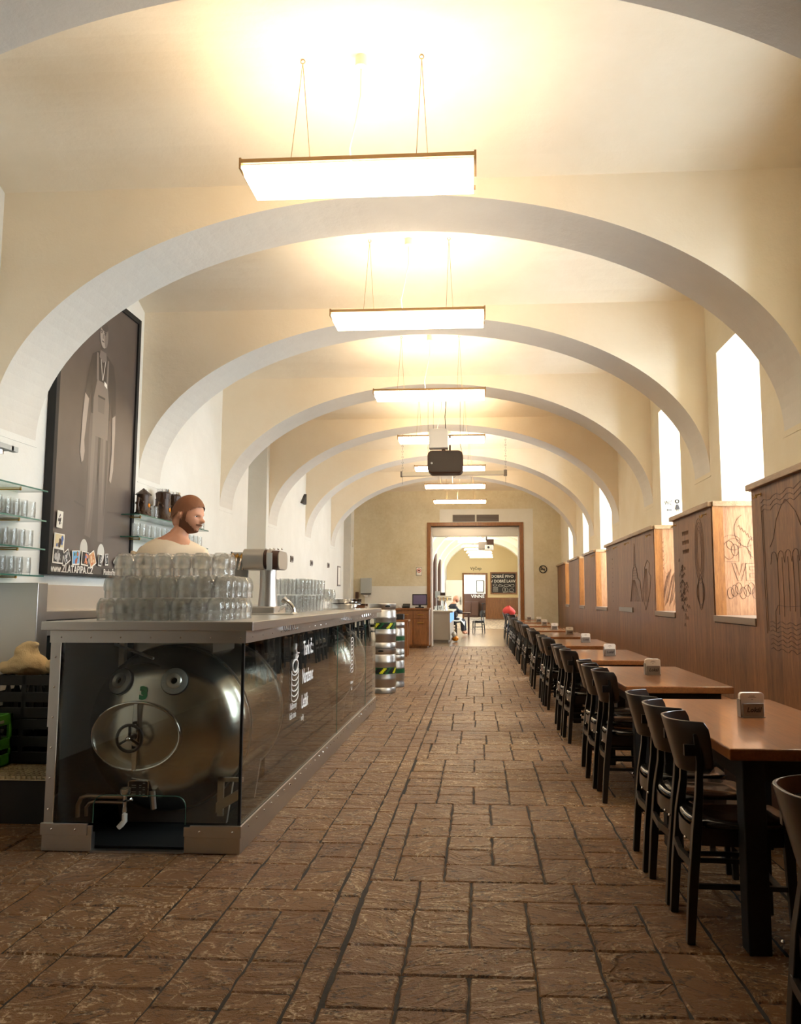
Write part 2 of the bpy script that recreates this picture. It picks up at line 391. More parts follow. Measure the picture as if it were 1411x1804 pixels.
def text_mb(body, size, ext=0.0005, shear=0.0, font_w=1.0, res=2, align='CENTER', bold=0.0):
    cu = bpy.data.curves.new('t', 'FONT'); cu.body = body; cu.size = size; cu.extrude = ext; cu.resolution_u = res
    cu.align_x = align; cu.align_y = 'CENTER'; cu.shear = shear; cu.offset = bold
    o = bpy.data.objects.new('t', cu); COL.objects.link(o)
    dg = bpy.context.evaluated_depsgraph_get(); me = bpy.data.meshes.new_from_object(o.evaluated_get(dg))
    mb = MB(); mb.add([(v.co.x * font_w, v.co.y, v.co.z) for v in me.vertices], [tuple(p.vertices) for p in me.polygons])
    bpy.data.objects.remove(o); bpy.data.curves.remove(cu); bpy.data.meshes.remove(me); return mb
def place(mb, origin, ux, uy):
    """map text-plane (x,y) onto world axes ux, uy at origin"""
    ux, uy = Vector(ux), Vector(uy); n = ux.cross(uy); o = Vector(origin)
    mb.v = [tuple(o + ux * v[0] + uy * v[1] + n * v[2]) for v in mb.v]; return mb
def merge(a, b, mi=0):
    a.add(b.v, b.f, mi); return a
def arc_pts(cx, cy, rx, ry, a0, a1, n):
    return [(cx + rx * cos(a0 + (a1 - a0) * i / n), cy + ry * sin(a0 + (a1 - a0) * i / n)) for i in range(n + 1)]

# ------------------------------------------------------------------ floor
def build_floor():
    base = MB(); base.box(XL - 0.8, XR + 0.2, Y_BACK, 21.0, -0.12, -0.007, 1)
    U = 0.112; mod = [(0, 0, 4, 2), (4, 0, 2, 3), (0, 2, 2, 2), (2, 2, 2, 4), (4, 3, 2, 3), (0, 4, 2, 2)]
    def tile(x0, x1, y0, y1, lo=-9, hi=9):
        x0 = max(x0, lo); x1 = min(x1, hi)
        x0 = max(x0, XL - 0.7); x1 = min(x1, XR + 0.1); y0 = max(y0, Y_BACK); y1 = min(y1, 21.0)
        if x1 - x0 < 0.03 or y1 - y0 < 0.03: return
        g = 0.0035; n = 5
        per = []
        j = lambda: random.uniform(-0.0042, 0.0042)
        cs = [(x0 + g, y0 + g), (x1 - g, y0 + g), (x1 - g, y1 - g), (x0 + g, y1 - g)]
        for k in range(4):
            a, b = cs[k], cs[(k + 1) % 4]
            for i in range(n):
                t = i / n; per.append((a[0] + (b[0] - a[0]) * t + j(), a[1] + (b[1] - a[1]) * t + j()))
        cx, cy = (x0 + x1) / 2, (y0 + y1) / 2; m = len(per)
        dz = random.uniform(-0.001, 0.0005)
        top = [(cx + (p[0] - cx) * (1 - 0.012 / (x1 - x0)), cy + (p[1] - cy) * (1 - 0.012 / (y1 - y0)), dz) for p in per]
        bot = [(p[0], p[1], -0.008) for p in per]
        base.add(top + bot, [tuple(range(m))] + [(m + i, m + (i + 1) % m, (i + 1) % m, i) for i in range(m)], 0)
    S = 6 * U
    for lo, hi in ((XL - .7, -0.60), (-0.50, XR + .1)):
        yy = Y_BACK - random.uniform(0, 0.6)
        while yy < 21.0:
            cx0 = lo - random.choice((0, .2, .35, .5, .65)) * S
            while cx0 < hi:
                fx, fy = random.random() < 0.5, random.random() < 0.5
                for (a, b, w, h) in mod:
                    if fx: a = 6 - a - w
                    if fy: b = 6 - b - h
                    tile(cx0 + a * U, cx0 + (a + w) * U, yy + b * U, yy + (b + h) * U, lo, hi)
                cx0 += S
            yy += S
    yy = Y_BACK
    while yy < 21.0:      # the narrow band that runs down the aisle
        h = random.choice([0.36, 0.5, 0.62]); tile(-0.60, -0.50, yy, yy + h); yy += h
    base.raw = True
    o = struct('floor', base, [M['floor'], M['grout']])
build_floor()
f2 = MB(); f2.box(-4, 4, 21.0, 33.0, -0.1, -0.002); struct('floor_second_room', f2, M['floor2'])
f3 = MB(); f3.box(-4, 4, 33.0, 53.0, -0.1, -0.002); struct('floor_far_room', f3, M['cobble'])

# ------------------------------------------------------------------ vault, arches, walls
def ell(x, zs=Z_SPRING, zp=Z_PEAK, xc=XC, half=HALF):
    t = max(-1, min(1, (x - xc) / half)); return zs + (zp - zs) * sqrt(max(0, 1 - t * t))
def build_ceiling():
    mb = MB(); edges = [Y_BACK] + [v for a in ARCHES for v in a] + [Y_END]
    for i in range(0, len(edges), 2):
        a, b = edges[i], edges[i + 1]; n = 12; pts = []
        for k in range(n + 1):
            t = k / n; pts.append((a + (b - a) * t, Z_LINE + (Z_MID - Z_LINE) * sin(pi * t) ** 0.8))
        for k in range(n):
            (y0, z0), (y1, z1) = pts[k], pts[k + 1]
            mb.add([(XL - .02, y0, z0), (XR + .02, y0, z0), (XR + .02, y1, z1), (XL - .02, y1, z1), (XL - .02, y0, z0 + .25), (XR + .02, y0, z0 + .25), (XR + .02, y1, z1 + .25), (XL - .02, y1, z1 + .25)],
                   [(3, 2, 1, 0), (4, 5, 6, 7)])
    for a, b in ARCHES: mb.box(XL - .02, XR + .02, a + .01, b - .01, Z_LINE + .05, Z_LINE + .3)
    mb.raw = True
    struct('ceiling', mb, M['ceil'], smooth=True, sharp=20)
    for i, (a, b) in enumerate(ARCHES):
        m = MB(); n = 64
        xs = [XC - HALF * cos(pi * k / n) for k in range(n + 1)]
        low = [(x, ell(x)) for x in xs]
        for k in range(n):
            (x0, z0), (x1, z1) = low[k], low[k + 1]
            T = Z_LINE + 0.06
            m.quad((x0, a, z0), (x1, a, z1), (x1, a, T), (x0, a, T))
            m.quad((x1, b, z1), (x0, b, z0), (x0, b, T), (x1, b, T))
            m.quad((x0, a, z0), (x0, b, z0), (x1, b, z1), (x1, a, z1), 1)
        m.raw = True
        struct('trim_%d' % (i + 1), m, [M['ceil'], M['soffit']], smooth=True, sharp=30)
build_ceiling()
def wall_with_holes(x0, x1, y0, y1, z0, z1, holes):
    mb = MB(); ys = sorted(holes); cur = y0
    for (a, b, za, zb) in ys:
        if a > cur: mb.box(x0, x1, cur, a, z0, z1)
        if za > z0: mb.box(x0, x1, a, b, z0, za)
        if zb < z1: mb.box(x0, x1, a, b, zb, z1)
        cur = b
    if cur < y1: mb.box(x0, x1, cur, y1, z0, z1)
    return mb
ZT = 4.5
wr = wall_with_holes(XR, 2.93, Y_BACK, 21.3, -0.1, ZT, [(a, b, WZ0 - .06, WZ1) for a, b in WIN])
for (a, b) in ARCHES[3:]: wr.box(XR - 0.004, XR + .02, a - 0.02, b + 0.02, Z_SPRING - 0.045, Z_SPRING - 0.038)
struct('wall_right', wr, M['wallr'])
NICHE = [(11.07, 12.07), (19.2, 20.3)]
wl = wall_with_holes(-4.05, XL, Y_BACK, 21.3, -0.1, ZT, [(a, b, -0.1, 3.75) for a, b in NICHE])
for (a, b) in ARCHES[3:]: wl.box(XL - .02, XL + 0.004, a - 0.02, b + 0.02, Z_SPRING - 0.05, Z_SPRING - 0.043)
wl.box(-4.2, -4.0, 10.8, 12.3, -.1, ZT); wl.box(-4.2, -4.0, 19, 20.6, -.1, ZT)
struct('wall_left', wl, M['wall'])
we = MB()
OX0, OX1, OZ = -1.33, 1.17, 3.20
we.box(XL - .1, OX0, Y_END, 21.7, -.1, ZT); we.box(OX1, XR + .1, Y_END, 21.7, -.1, ZT); we.box(OX0, OX1, Y_END, 21.7, OZ, ZT)
struct('wall_end', we, M['endwall'])
wb = MB(); wb.box(XL - .8, 3, Y_BACK - .2, Y_BACK, -.1, ZT); struct('wall_back', wb, M['wall'])
# lighter painted field round the opening (shape painted on the wall)
pf = MB(); pf.box(-2.95, OX0, Y_END - .004, Y_END + .01, 0, 1.55); pf.box(OX1, 1.42, Y_END - .004, Y_END + .01, 0, OZ); pf.box(-1.0, 1.42, Y_END - .004, Y_END + .01, OZ, 3.55)
struct('trim_20', pf, M['wall'])
# wooden casing of the opening
fr = MB()
for (x0, x1, z0, z1) in [(OX0, OX0 + .10, 0, OZ), (OX1 - .10, OX1, 0, OZ), (OX0 + .10, OX1 - .10, OZ - .09, OZ)]:
    fr.box(x0, x1, Y_END - .03, 21.72, z0, z1)
t = struct('door_1', fr, M['frame_wood'], bevel=.006)
lb = MB(); lb.box(OX0 + .12, OX1 - .12, 21.0, 21.25, 2.86, 3.10); o = obj('shutter_box', lb, M['steelv'], t)
rl = MB(); rl.box(OX0 + .10, OX0 + .13, 20.95, 21.3, 0, 3.1); rl.box(OX1 - .13, OX1 - .10, 20.95, 21.3, 0, 3.1); obj('guide_rail', rl, M['white'], t)

# windows in the right wall
for i, (a, b) in enumerate(WIN):
    t = MB(); zz = WZ0
    f = 0.05
    for (y0, y1, z0, z1) in [(a, a + f, WZ0, WZ1), (b - f, b, WZ0, WZ1), (a + f, b - f, WZ0, WZ0 + f), (a + f, b - f, WZ1 - f, WZ1), ((a + b) / 2 - .03, (a + b) / 2 + .03, WZ0 + f, WZ1 - f)]:
        t.box(X_GLASS - .03, X_GLASS + .03, y0, y1, z0, z1)
    w = struct('window_%d' % (i + 1), t, M['winframe'])
    g = MB(); g.box(X_GLASS - .003, X_GLASS + .003, a + f, b - f, WZ0 + f, WZ1 - f); obj('pane', g, M['glass'], w)

# ------------------------------------------------------------------ wood panelling on the right wall
def build_panelling():
    t = thing('wall_panelling', 'tall brown wooden panelling with carved pictures along the right wall', 'panelling', (PAN_X, 0, 0))
    segs = []; cur = Y_BACK
    bd = MB()
    for (a, b) in WIN:
        bd.box(PAN_X, XR - .002, cur, a, 0, 2.04); bd.box(PAN_X, XR - .002, a, b, 0, WZ0 - .06); segs.append((cur, a)); cur = b
    bd.box(PAN_X, XR - .002, cur, Y_END - .01, 0, 2.04); segs.append((cur, Y_END - .01))
    obj('panel_boards', bd, M['wood'], t)
    for (a, b) in segs:
        c = MB(); c.box(PAN_X - .035, XR + .0, a - .03, b + (.03 if b < 20 else 0), 2.04, PAN_Z); obj('cap', c, M['cap'], t, bevel=.005)
    for (a, b) in WIN:
        s = MB(); s.box(PAN_X - .012, X_GLASS - .04, a + .002, b - .002, WZ0 - .055, WZ0); obj('sill', s, M['sillwood'], t, bevel=.004)
        j = MB(); j.box(PAN_X + .012, X_GLASS - .06, b - .03, b - .002, WZ0, 2.04); obj('jamb_panel', j, M['wood_jamb_daylit'], t)
        j = MB(); j.box(PAN_X + .012, X_GLASS - .06, a + .002, a + .03, WZ0, 2.04); obj('jamb_panel', j, M['wood_jamb_daylit'], t)
        e = MB(); e.box(PAN_X + .001, PAN_X + .09, b - .045, b - .030, WZ0, 2.04); obj('jamb_edge', e, M['frame_wood'], t)
        c = MB(); c.box(PAN_X + .001, X_GLASS - .06, b - .06, b - .001, 2.04, PAN_Z); obj('jamb_cap', c, M['cap'], t, bevel=.004)
        c = MB(); c.box(PAN_X + .001, X_GLASS - .06, a + .001, a + .06, 2.04, PAN_Z); obj('jamb_cap', c, M['cap'], t, bevel=.004)
    # blind niche with its grey ledge
    l = MB(); l.box(PAN_X - .015, PAN_X + .02, 10.74, 11.76, 1.06, 1.12); obj('ledge', l, M['grey'], t)
    # hooks below the cap
    for y in (5.85, 7.25, 8.35, 9.6, 11.0, 11.9, 12.7, 14.3):
        h = MB(); x = PAN_X
        for s in (-1, 1): h.tube([(x, y, 1.99), (x - .03, y + .012 * s, 1.985), (x - .045, y + .03 * s, 1.96), (x - .05, y + .035 * s, 1.985)], .004, 6)
        h.lathe([(.012, 0), (.012, .006)], (x - .006, y, 1.99), 'x', 10); obj('coat_hook', h, M['brass'], t, smooth=True)
    # carvings: shallow grooves cut along drawn lines
    X = PAN_X - .001
    def line(mb, pts, r=.0035): mb.tube([(X, y, z) for y, z in pts], r * .6, 4)
    def wob(y0, y1, z, a=.02, n=14, dz=0):
        return [(y0 + (y1 - y0) * i / n, z + dz * i / n + a * sin(i * 1.7) * .4 + random.uniform(-.004, .004)) for i in range(n + 1)]
    _l = line
    def line(mb, pts, r=.0025): _l(mb, [(5.86 - (5.86 - y) * .62, z) for y, z in pts], r)
    c = MB()                                  # dripping mountain over a block and water
    for k in range(3): line(c, wob(5.85, 4.3, 1.93 - .035 * k, .03, 16, .05))
    line(c, [(5.85, 1.9), (5.82, 1.0)]); line(c, [(5.80, 1.87), (5.77, 1.02)])
    line(c, [(5.62, 1.60), (5.5, 1.66), (5.4, 1.78), (5.25, 1.86), (5.12, 1.9), (5.0, 1.86), (4.85, 1.8), (4.7, 1.68), (4.6, 1.6)])
    pts = []; 
    for i in range(31): pts.append((5.62 - i * .034, 1.53 + .035 * abs(sin(i * .52)) - (.05 if i % 6 == 0 else 0)))
    line(c, pts)
    for y in (5.42, 5.28, 5.12, 4.98, 4.85): line(c, [(y, 1.52), (y - .01, 1.25), (y, 1.12 + .05 * random.random())])
    line(c, [(5.55, 1.02), (5.53, 1.16), (5.45, 1.2), (5.2, 1.19), (4.7, 1.2)])
    for k in range(7): line(c, wob(5.72, 4.4, 1.08 - .03 * k, .025, 18))
    obj('carving', c, M['carve'], t)
    line = _l
    c = MB()                                  # tall oval rings, tree of small strokes and short lettering strokes
    for k in range(4):
        r = .17 - k * .034; line(c, [(7.50 + r * cos(a) * .9, 1.68 + .3 * sin(a) * (1 - k * .12)) for a in [2 * pi * i / 28 for i in range(29)]], .0025)
    for k in range(4): line(c, [(7.50 + (.07 + .02 * k) * cos(a), 1.30 + .16 * sin(a) * (1 - k * .1)) for a in [2 * pi * i / 20 for i in range(21)]], .0025)
    for i in range(60):
        y = 8.1 + random.gauss(0, .09); z = 1.35 + random.gauss(0, .16); line(c, [(y - .03, z - .03), (y, z), (y + .03, z - .03)], .0025)
    for r_ in range(3):
        for i in range(7): y = 8.1 - i * .035; line(c, [(y, 1.9 - .09 * r_), (y - .01, 1.86 - .09 * r_), (y - .02, 1.9 - .09 * r_)], .0025)
    obj('carving', c, M['carve'], t)
    c = MB()                                  # tower on a hill with big bird-like shape
    line(c, [(10.9, 1.2), (10.75, 1.5), (10.70, 1.62), (10.62, 1.66), (10.62, 1.8), (10.58, 1.95), (10.54, 1.8), (10.54, 1.66), (10.46, 1.62), (10.40, 1.5), (10.25, 1.45), (10.15, 1.2)], .006)
    for k in range(6): line(c, [(10.72 - .01 * k, 1.50 + .035 * k), (10.44 + .01 * k, 1.50 + .035 * k)])
    for k in range(7): line(c, [(10.88 - k * .1, 1.2), (10.72 - k * .02, 1.48)], .002)
    line(c, [(10.1, 1.35), (9.98, 1.5), (9.95, 1.62), (9.8, 1.7), (9.68, 1.66), (9.72, 1.55), (9.62, 1.5), (9.7, 1.3), (9.95, 1.1), (10.08, 1.25), (10.1, 1.35)], .005)
    for k in range(5): line(c, [(10.05 - 2 * k * .035, 1.2), (9.92 - k * .02, 1.6)], .002)
    for k in range(10): line(c, wob(12.3, 12.32, 1.2 + .07 * k, .02, 4), .002)
    obj('carving', c, M['carve'], t)
    # carved picture on the lit jamb of the first visible niche: face the room's near end
    def jl(mb, pts, y, r=.0014): mb.tube([(x, y - .001, z) for x, z in pts], r, 4)
    c = MB(); Y = 7.10 - .031; _j = jl
    def jl(mb, pts, y, r=.0014): _j(mb, [(x - (.035 if pts[0][1] > 1.56 or pts[0][1] < 1.36 else 0), z) for x, z in pts], y, r)
    for g, x in (('V', 2.245), ('E', 2.345)):
        tm = text_mb(g, .20, .001); cu = []
        if g == 'V': P = [(-.06, .075), (-.03, .075), (0, -.03), (.03, .075), (.06, .075), (.015, -.075), (-.015, -.075)]
        else: P = [(-.045, .075), (.05, .075), (.05, .045), (-.012, .045), (-.012, .018), (.035, .018), (.035, -.012), (-.012, -.012), (-.012, -.045), (.05, -.045), (.05, -.075), (-.045, -.075)]
        jl(c, [(x + a, 1.47 + b) for a, b in P + [P[0]]], Y)
    def circ(cx, cz, rx, rz, a0=0, a1=2 * pi, n=20): return [(cx + rx * cos(a0 + (a1 - a0) * i / n), cz + rz * sin(a0 + (a1 - a0) * i / n)) for i in range(n + 1)]
    jl(c, circ(2.35, 1.83, .10, .14, pi * .6, pi * 1.65), Y); jl(c, [(2.28 + .012 * i, 1.86 - .012 * i + (.03 if i % 2 else 0)) for i in range(12)], Y)
    jl(c, circ(2.22, 1.73, .08, .06, .1, pi), Y); jl(c, circ(2.24, 1.71, .06, .05), Y); jl(c, circ(2.20, 1.66, .05, .08), Y); jl(c, circ(2.25, 1.66, .03, .05), Y)
    jl(c, [(2.16, 1.72), (2.16, 1.56), (2.28, 1.56), (2.28, 1.70)], Y); jl(c, circ(2.42, 1.68, .06, .09, pi * .5, pi * 1.4), Y)
    jl(c, [(2.29, 1.68), (2.34, 1.69), (2.38, 1.64), (2.38, 1.58)], Y)
    for k in range(8): jl(c, circ(2.20 + .035 * k, 1.29 + .02 * (k % 3), .028, .05, 0, 2 * pi, 12), Y)
    obj('carving', c, M['carve'], t)
    c = MB(); Y = 9.42 - .031
    for k in range(22): jl(c, [(2.12 + .012 * k, 1.15 + .02 * (k % 4)), (2.20 + .012 * k, 1.5 + .02 * (k % 5))], Y)
    for k in range(10): jl(c, [(2.14 + .02 * (k % 2), 1.95 - .05 * k), (2.165, 1.92 - .05 * k), (2.19 - .02 * (k % 2), 1.95 - .05 * k)], Y)
    obj('carving', c, M['carve'], t)
build_panelling()
# painted sign on the white window reveal: WC, arrow and a woman's figure
wc = thing('restroom_sign', 'black WC lettering with arrow and woman figure on the white window reveal', 'sign', (2.4, 9.42, 2.3))
s = place(text_mb('WC', .075, .0006, font_w=.72), (2.215, 9.417, 2.345), (1, 0, 0), (0, 0, 1)); obj('lettering', s, M['ink'], wc)
s = MB(); Yw = 9.417
s.prism([(2.19, Yw, 2.265), (2.205, Yw, 2.28), (2.205, Yw, 2.269), (2.25, Yw, 2.269), (2.25, Yw, 2.261), (2.205, Yw, 2.261), (2.205, Yw, 2.25)], (0, -.002, 0)); obj('arrow', s, M['ink'], wc)
s = MB(); s.torus((2.315, Yw, 2.365), .020, .007, 'y', 16, 6); s.prism([(2.303, Yw, 2.33), (2.327, Yw, 2.33), (2.345, Yw, 2.27), (2.285, Yw, 2.27)], (0, -.003, 0)); s.box(2.303, 2.308, Yw - .003, Yw, 2.245, 2.27); s.box(2.322, 2.327, Yw - .003, Yw, 2.245, 2.27); obj('figure', s, M['ink'], wc)

# ------------------------------------------------------------------ hanging lamps
def make_lamp(L=1.25, D=.36):
    t = thing('ceiling_lamp', 'x', 'ceiling lamp', (0, 0, 0), group='fluorescent ceiling lamps', world=False)
    m = MB(); m.box(-L / 2, L / 2, 0, .012, .0, .022); m.box(-L / 2, L / 2, D - .012, D, .0, .022)
    m.box(-L / 2, L / 2, .012, .018, .018, .022); obj('rail', m, M['lampmetal'], t)
    for s in (-1, 1):
        m = MB(); m.box(s * L / 2 - .006, s * L / 2 + .006, .0, D * .45, -.03, .03); obj('end_bracket', m, M['lampmetal'], t)
    m = MB(); h = L / 2 - .01
    pr = [(.016, -.005), (.05, -.05), (D - .05, -.05), (D - .016, -.005)]
    m.prism([(-h, y, z) for y, z in pr] , (2 * h, 0, 0)); obj('diffuser', m, M['lamp_bot'], t)
    for y in (D * .3, D * .7):
        m = MB(); m.lathe([(.013, -h + .05), (.013, h - .05)], (0, y, .018), 'x', 8); obj('tube', m, M['lamp_top'], t, smooth=True)
    zc = .645
    for x, dx in ((-.325, .0), (.335, .01)):
        m = MB(); m.tube([(x - .03 + dx, .02, .03), (x, D * .35, zc)], .0022, 5); m.tube([(x + .02 + dx, D - .04, .03), (x, D * .35, zc)], .0022, 5)
        m.torus((x, D * .35, zc + .008), .012, .003, 'y', 10, 5)
        obj('wire', m, M['lampmetal'], t)
    m = MB(); m.lathe([(.03, 0), (.034, -.07), (.02, -.08)], (.0, D * .35, zc + .03), 'z', 14); obj('canopy', m, M['offwhite'], t, smooth=True)
    m = MB(); m.lathe([(.012, .0), (.012, .02)], (0, D * .35, zc + .028), 'z', 8); obj('hook', m, M['ink'], t)
    m = MB(); m.tube([(0, D * .35, zc - .05), (.0, D * .35, zc - .2), (-.03, D * .4, zc - .35), (-.06, D * .4, zc - .5), (-.05, D * .5, .03)], .004, 6); obj('cord', m, M['offwhite'], t)
    return t
proto_lamp = make_lamp()
LAMPS = [(3.97, 3.55), (6.22, 3.55), (8.71, 3.55), (11.28, 3.55), (13.92, 3.55), (16.2, 3.55), (18.83, 3.55)]
LNAMES = ['nearest to the camera, largest in the picture', 'second in the row from the front', 'third in the row from the front', 'fourth in the row, partly behind the white junction box',
          'fifth in the row, behind the dark hanging projector', 'sixth in the row, just past the projection screen case', 'farthest of the main hall, in front of the end wall']
for i, (y, z) in enumerate(LAMPS):
    x = [-.627, -.56, -.535, -.52, -.49, -.465, -.43][i]
    lab = 'hanging fluorescent lamp, ' + LNAMES[i]
    if i == 0: proto_lamp.location = (x, y, z); proto_lamp['label'] = lab
    else: dup(proto_lamp, (x, y, z), 0, lab)
R2L = [(26.4, 3.22), (29.8, 3.36), (33.4, 3.42), (36.0, 3.44), (38.6, 3.45), (41.0, 3.45), (43.2, 3.45)]
for i, (y, z) in enumerate(R2L):
    dup(proto_lamp, (-.2 + .06 * i if i else -.45, y, z), 0, 'small fluorescent hanging lamp seen through the doorway, ' + ['nearest', 'second', 'third', 'fourth', 'fifth', 'sixth', 'farthest'][i] + ' in the far room', 'lamps of the far room')

# ------------------------------------------------------------------ far room beyond the opening
RX0, RX1, RC = -1.9, 2.6, .35
m = MB(); m.box(RX0 - .3, RX0, 21.7, 49, -.1, 5); m.box(RX0 - .3, XL, 21.3, 21.7, -.1, 5); struct('wall_far_left', m, M['wall'])
FW_ADDED = [(24.0, 25.2), (27.0, 28.2), (31.0, 32.2), (35.0, 36.2), (39.0, 40.2), (43.0, 44.2)]  # unseen windows, added so that daylight brightens the far room
m = wall_with_holes(RX1, RX1 + .3, 21.7, 49, -.1, 5, [(a, b, 1.1, 3.4) for a, b in FW_ADDED]); struct('wall_far_right', m, M['wall'])
for i, (a, b) in enumerate(FW_ADDED):
    m = MB(); m.box(RX1 + .12, RX1 + .125, a, b, 1.1, 3.4); struct('window_%d' % (20 + i), m, M['glass'])  # pane of an added window
    area('window_portal', (RX1 + .2, (a + b) / 2, 2.25), (0, radians(90), 0), 2.3, b - a, 1, (1, 1, 1), True)
m = MB(); m.box(RX0 - .3, RX1 + .3, 21.7, 49, 4.45, 4.6); struct('ceiling_far', m, M['ceil'])
def rib(i, a, b, zs=2.5, zp=4.35, zt=4.46):
    m = MB(); n = 40
    for k in range(n):
        x0, x1 = [RC - (RX1 - RC) * cos(pi * q / n) for q in (k, k + 1)]
        z0, z1 = ell(x0, zs, zp, RC, RX1 - RC), ell(x1, zs, zp, RC, RX1 - RC)
        m.quad((x0, a, z0), (x1, a, z1), (x1, a, zt), (x0, a, zt)); m.quad((x0, a, z0), (x0, b, z0), (x1, b, z1), (x1, a, z1)); m.quad((x0, b, z0), (x1, b, z1), (x1, b, zt), (x0, b, zt))
    m.raw = True; struct('trim_%d' % (30 + i), m, M['ceil'], smooth=True, sharp=30)
for i, a in enumerate((25.0, 29.0, 33.0, 37.0, 41.0, 45.0)): rib(i, a, a + .8)
m = MB(); DX0, DX1, DZ = -.86, .42, 2.62
m.box(RX0 - .3, DX0, 48, 48.4, -.1, 5); m.box(DX1, RX1 + .3, 48, 48.4, -.1, 5); m.box(DX0, DX1, 48, 48.4, DZ, 5)
yw = simple('warm_yellow_plaster', (244, 222, 170), 0.8)
struct('wall_far_end', m, yw)
m = MB(); m.box(DX0 - .1, DX0, 47.93, 48.42, 0, DZ + .1); m.box(DX1, DX1 + .12, 47.93, 48.42, 0, DZ + .1); m.box(DX0, DX1, 47.93, 48.42, DZ, DZ + .1); struct('door_2', m, M['frame_wood'])
m = MB(); m.box(DX1 + .12, RX1, 47.9, 47.99, 0, 1.25); struct('trim_40', m, M['frame_wood'])
m = MB(); m.box(-3, 3, 52.8, 53, -.1, 5); m.box(-3.2, -3, 48.4, 53, -.1, 5); m.box(3, 3.2, 48.4, 53, -.1, 5); m.box(-3, 3, 48.4, 53, 4.4, 4.6); struct('wall_last_room', m, M['wall'])
m = MB(); m.box(-3, 3, 52.7, 52.79, 0, 1.5); o = struct('trim_41', m, M['dkbrown'])
tg = obj('lettering', place(text_mb('VINNÉ', .3, .004), (-.05, 52.69, 1.33), (1, 0, 0), (0, 0, 1)), M['chalk'], o)
area('daylight_last_room', (-1.6, 50.5, 3.6), (0, 0, 0), 1.5, 3, 260, (.92, .96, 1))
t = thing('picture_frame', 'small thin-framed white print seen through the far doorway', 'picture', (.1, 52.75, 1.75))
m = MB(); m.box(-.12, .32, 52.76, 52.79, 1.62, 2.36); obj('print', m, M['paper'], t)
m = MB()
for q in [(-.14, -.10, 1.6, 2.38), (.30, .34, 1.6, 2.38), (-.10, .30, 1.6, 1.64), (-.10, .30, 2.34, 2.38)]: m.box(q[0], q[1], 52.74, 52.785, q[2], q[3])
obj('frame', m, M['ink'], t)
t = thing('wooden_cabinet', 'dark wooden two-door cabinet behind the far doorway', 'cabinet', (-.45, 52.2, 0))
m = MB(); m.box(-.95, .0, 51.9, 52.6, 0, 1.0); obj('body', m, M['dkbrown'], t, bevel=.02)
for x in (-.92, -.46):
    m = MB(); m.box(x, x + .43, 51.86, 51.9, .1, .92); obj('door', m, M['dkbrown'], t, bevel=.01)
t = thing('bar_stool', 'black stool standing behind the far doorway', 'stool', (.45, 51, 0))
m = MB(); m.lathe([(.17, .85), (.18, .88), (.17, .91)], (.35, 51, 0), 'z', 14); obj('seat', m, M['matte'], t)
for a in range(4):
    m = MB(); m.tube([(.35 + .1 * cos(a * pi / 2 + .7), 51 + .1 * sin(a * pi / 2 + .7), .86), (.35 + .22 * cos(a * pi / 2 + .7), 51 + .22 * sin(a * pi / 2 + .7), 0)], .02, 6); obj('leg', m, M['matte'], t)
# open white door leaf
t = thing('door_leaf', 'white door leaf standing open beside the far doorway', 'door', (-1.2, 46, 0)); ORIGIN[t.name] = (-1.2, 46, 0)
m = MB(); m.box(-1.86, -.92, 45.8, 45.86, .02, 2.25); obj('panel', m, M['offwhite'], t, bevel=.004)
m = MB(); m.box(-1.02, -.99, 45.74, 45.80, .85, 1.3); m.box(-1.10, -.99, 45.72, 45.75, 1.05, 1.08); obj('handle', m, M['ink'], t)
for k, (y0, zt) in enumerate(((33.5, 3.15), (37.4, 3.05))):
    m = MB(); m.box(RX0, RX0 + .12, y0, y0 + 1.2, 0, zt); struct('door_%d' % (3 + k), m, M['dkbrown'])
# board on the far end wall
t = thing('chalkboard', 'large framed chalkboard with white lettering beside the far doorway', 'chalkboard', (1.48, 47.95, 2.1))
m = MB(); m.box(.74, 2.24, 47.94, 47.985, 1.50, 2.72); obj('board', m, M['slate'], t)
m = MB()
for q in [(.70, .78, 1.46, 2.76), (2.20, 2.28, 1.46, 2.76), (.78, 2.20, 1.46, 1.54), (.78, 2.20, 2.68, 2.76)]: m.box(q[0], q[1], 47.91, 47.985, q[2], q[3])
obj('frame', m, M['frame_wood'], t)
m = place(text_mb('DOBRÉ PIVO', .235, .002, bold=.004), (1.42, 47.935, 2.50), (1, 0, 0), (0, 0, 1)); merge(m, place(text_mb('V DOBRÉ LAHVI', .235, .002, font_w=.9, bold=.004), (1.49, 47.935, 2.22), (1, 0, 0), (0, 0, 1)))
def chalk(pts): m.tube([(x, 47.93, z) for x, z in pts], .009, 4)
for cx, cz, rx, rz in ((.98, 2.0, .12, .06), (1.3, 1.95, .14, .05), (1.7, 1.98, .18, .06), (2.0, 1.95, .12, .07), (1.5, 1.72, .07, .14), (1.66, 1.72, .07, .12), (1.95, 1.70, .14, .08)):
    chalk([(cx + rx * cos(2 * pi * i / 14), cz + rz * sin(2 * pi * i / 14)) for i in range(15)])
for k in range(5): chalk([(.86 + .06 * i, 1.86 - .06 * k + .02 * (i % 2)) for i in range(6)])
chalk([(1.2, 2.06), (1.6, 1.9), (2.1, 2.05)]); chalk([(1.45, 1.56), (1.8, 1.60), (2.1, 1.56)])
obj('lettering', m, M['chalk'], t)
t = thing('wall_lettering', 'dark word lettering painted above the far doorway', 'lettering', (-.2, 47.98, 3.0))
obj('letters', place(text_mb('Výčep', .26, .003), (-.15, 47.99, 2.98), (1, 0, 0), (0, 0, 1)), M['ink'], t)
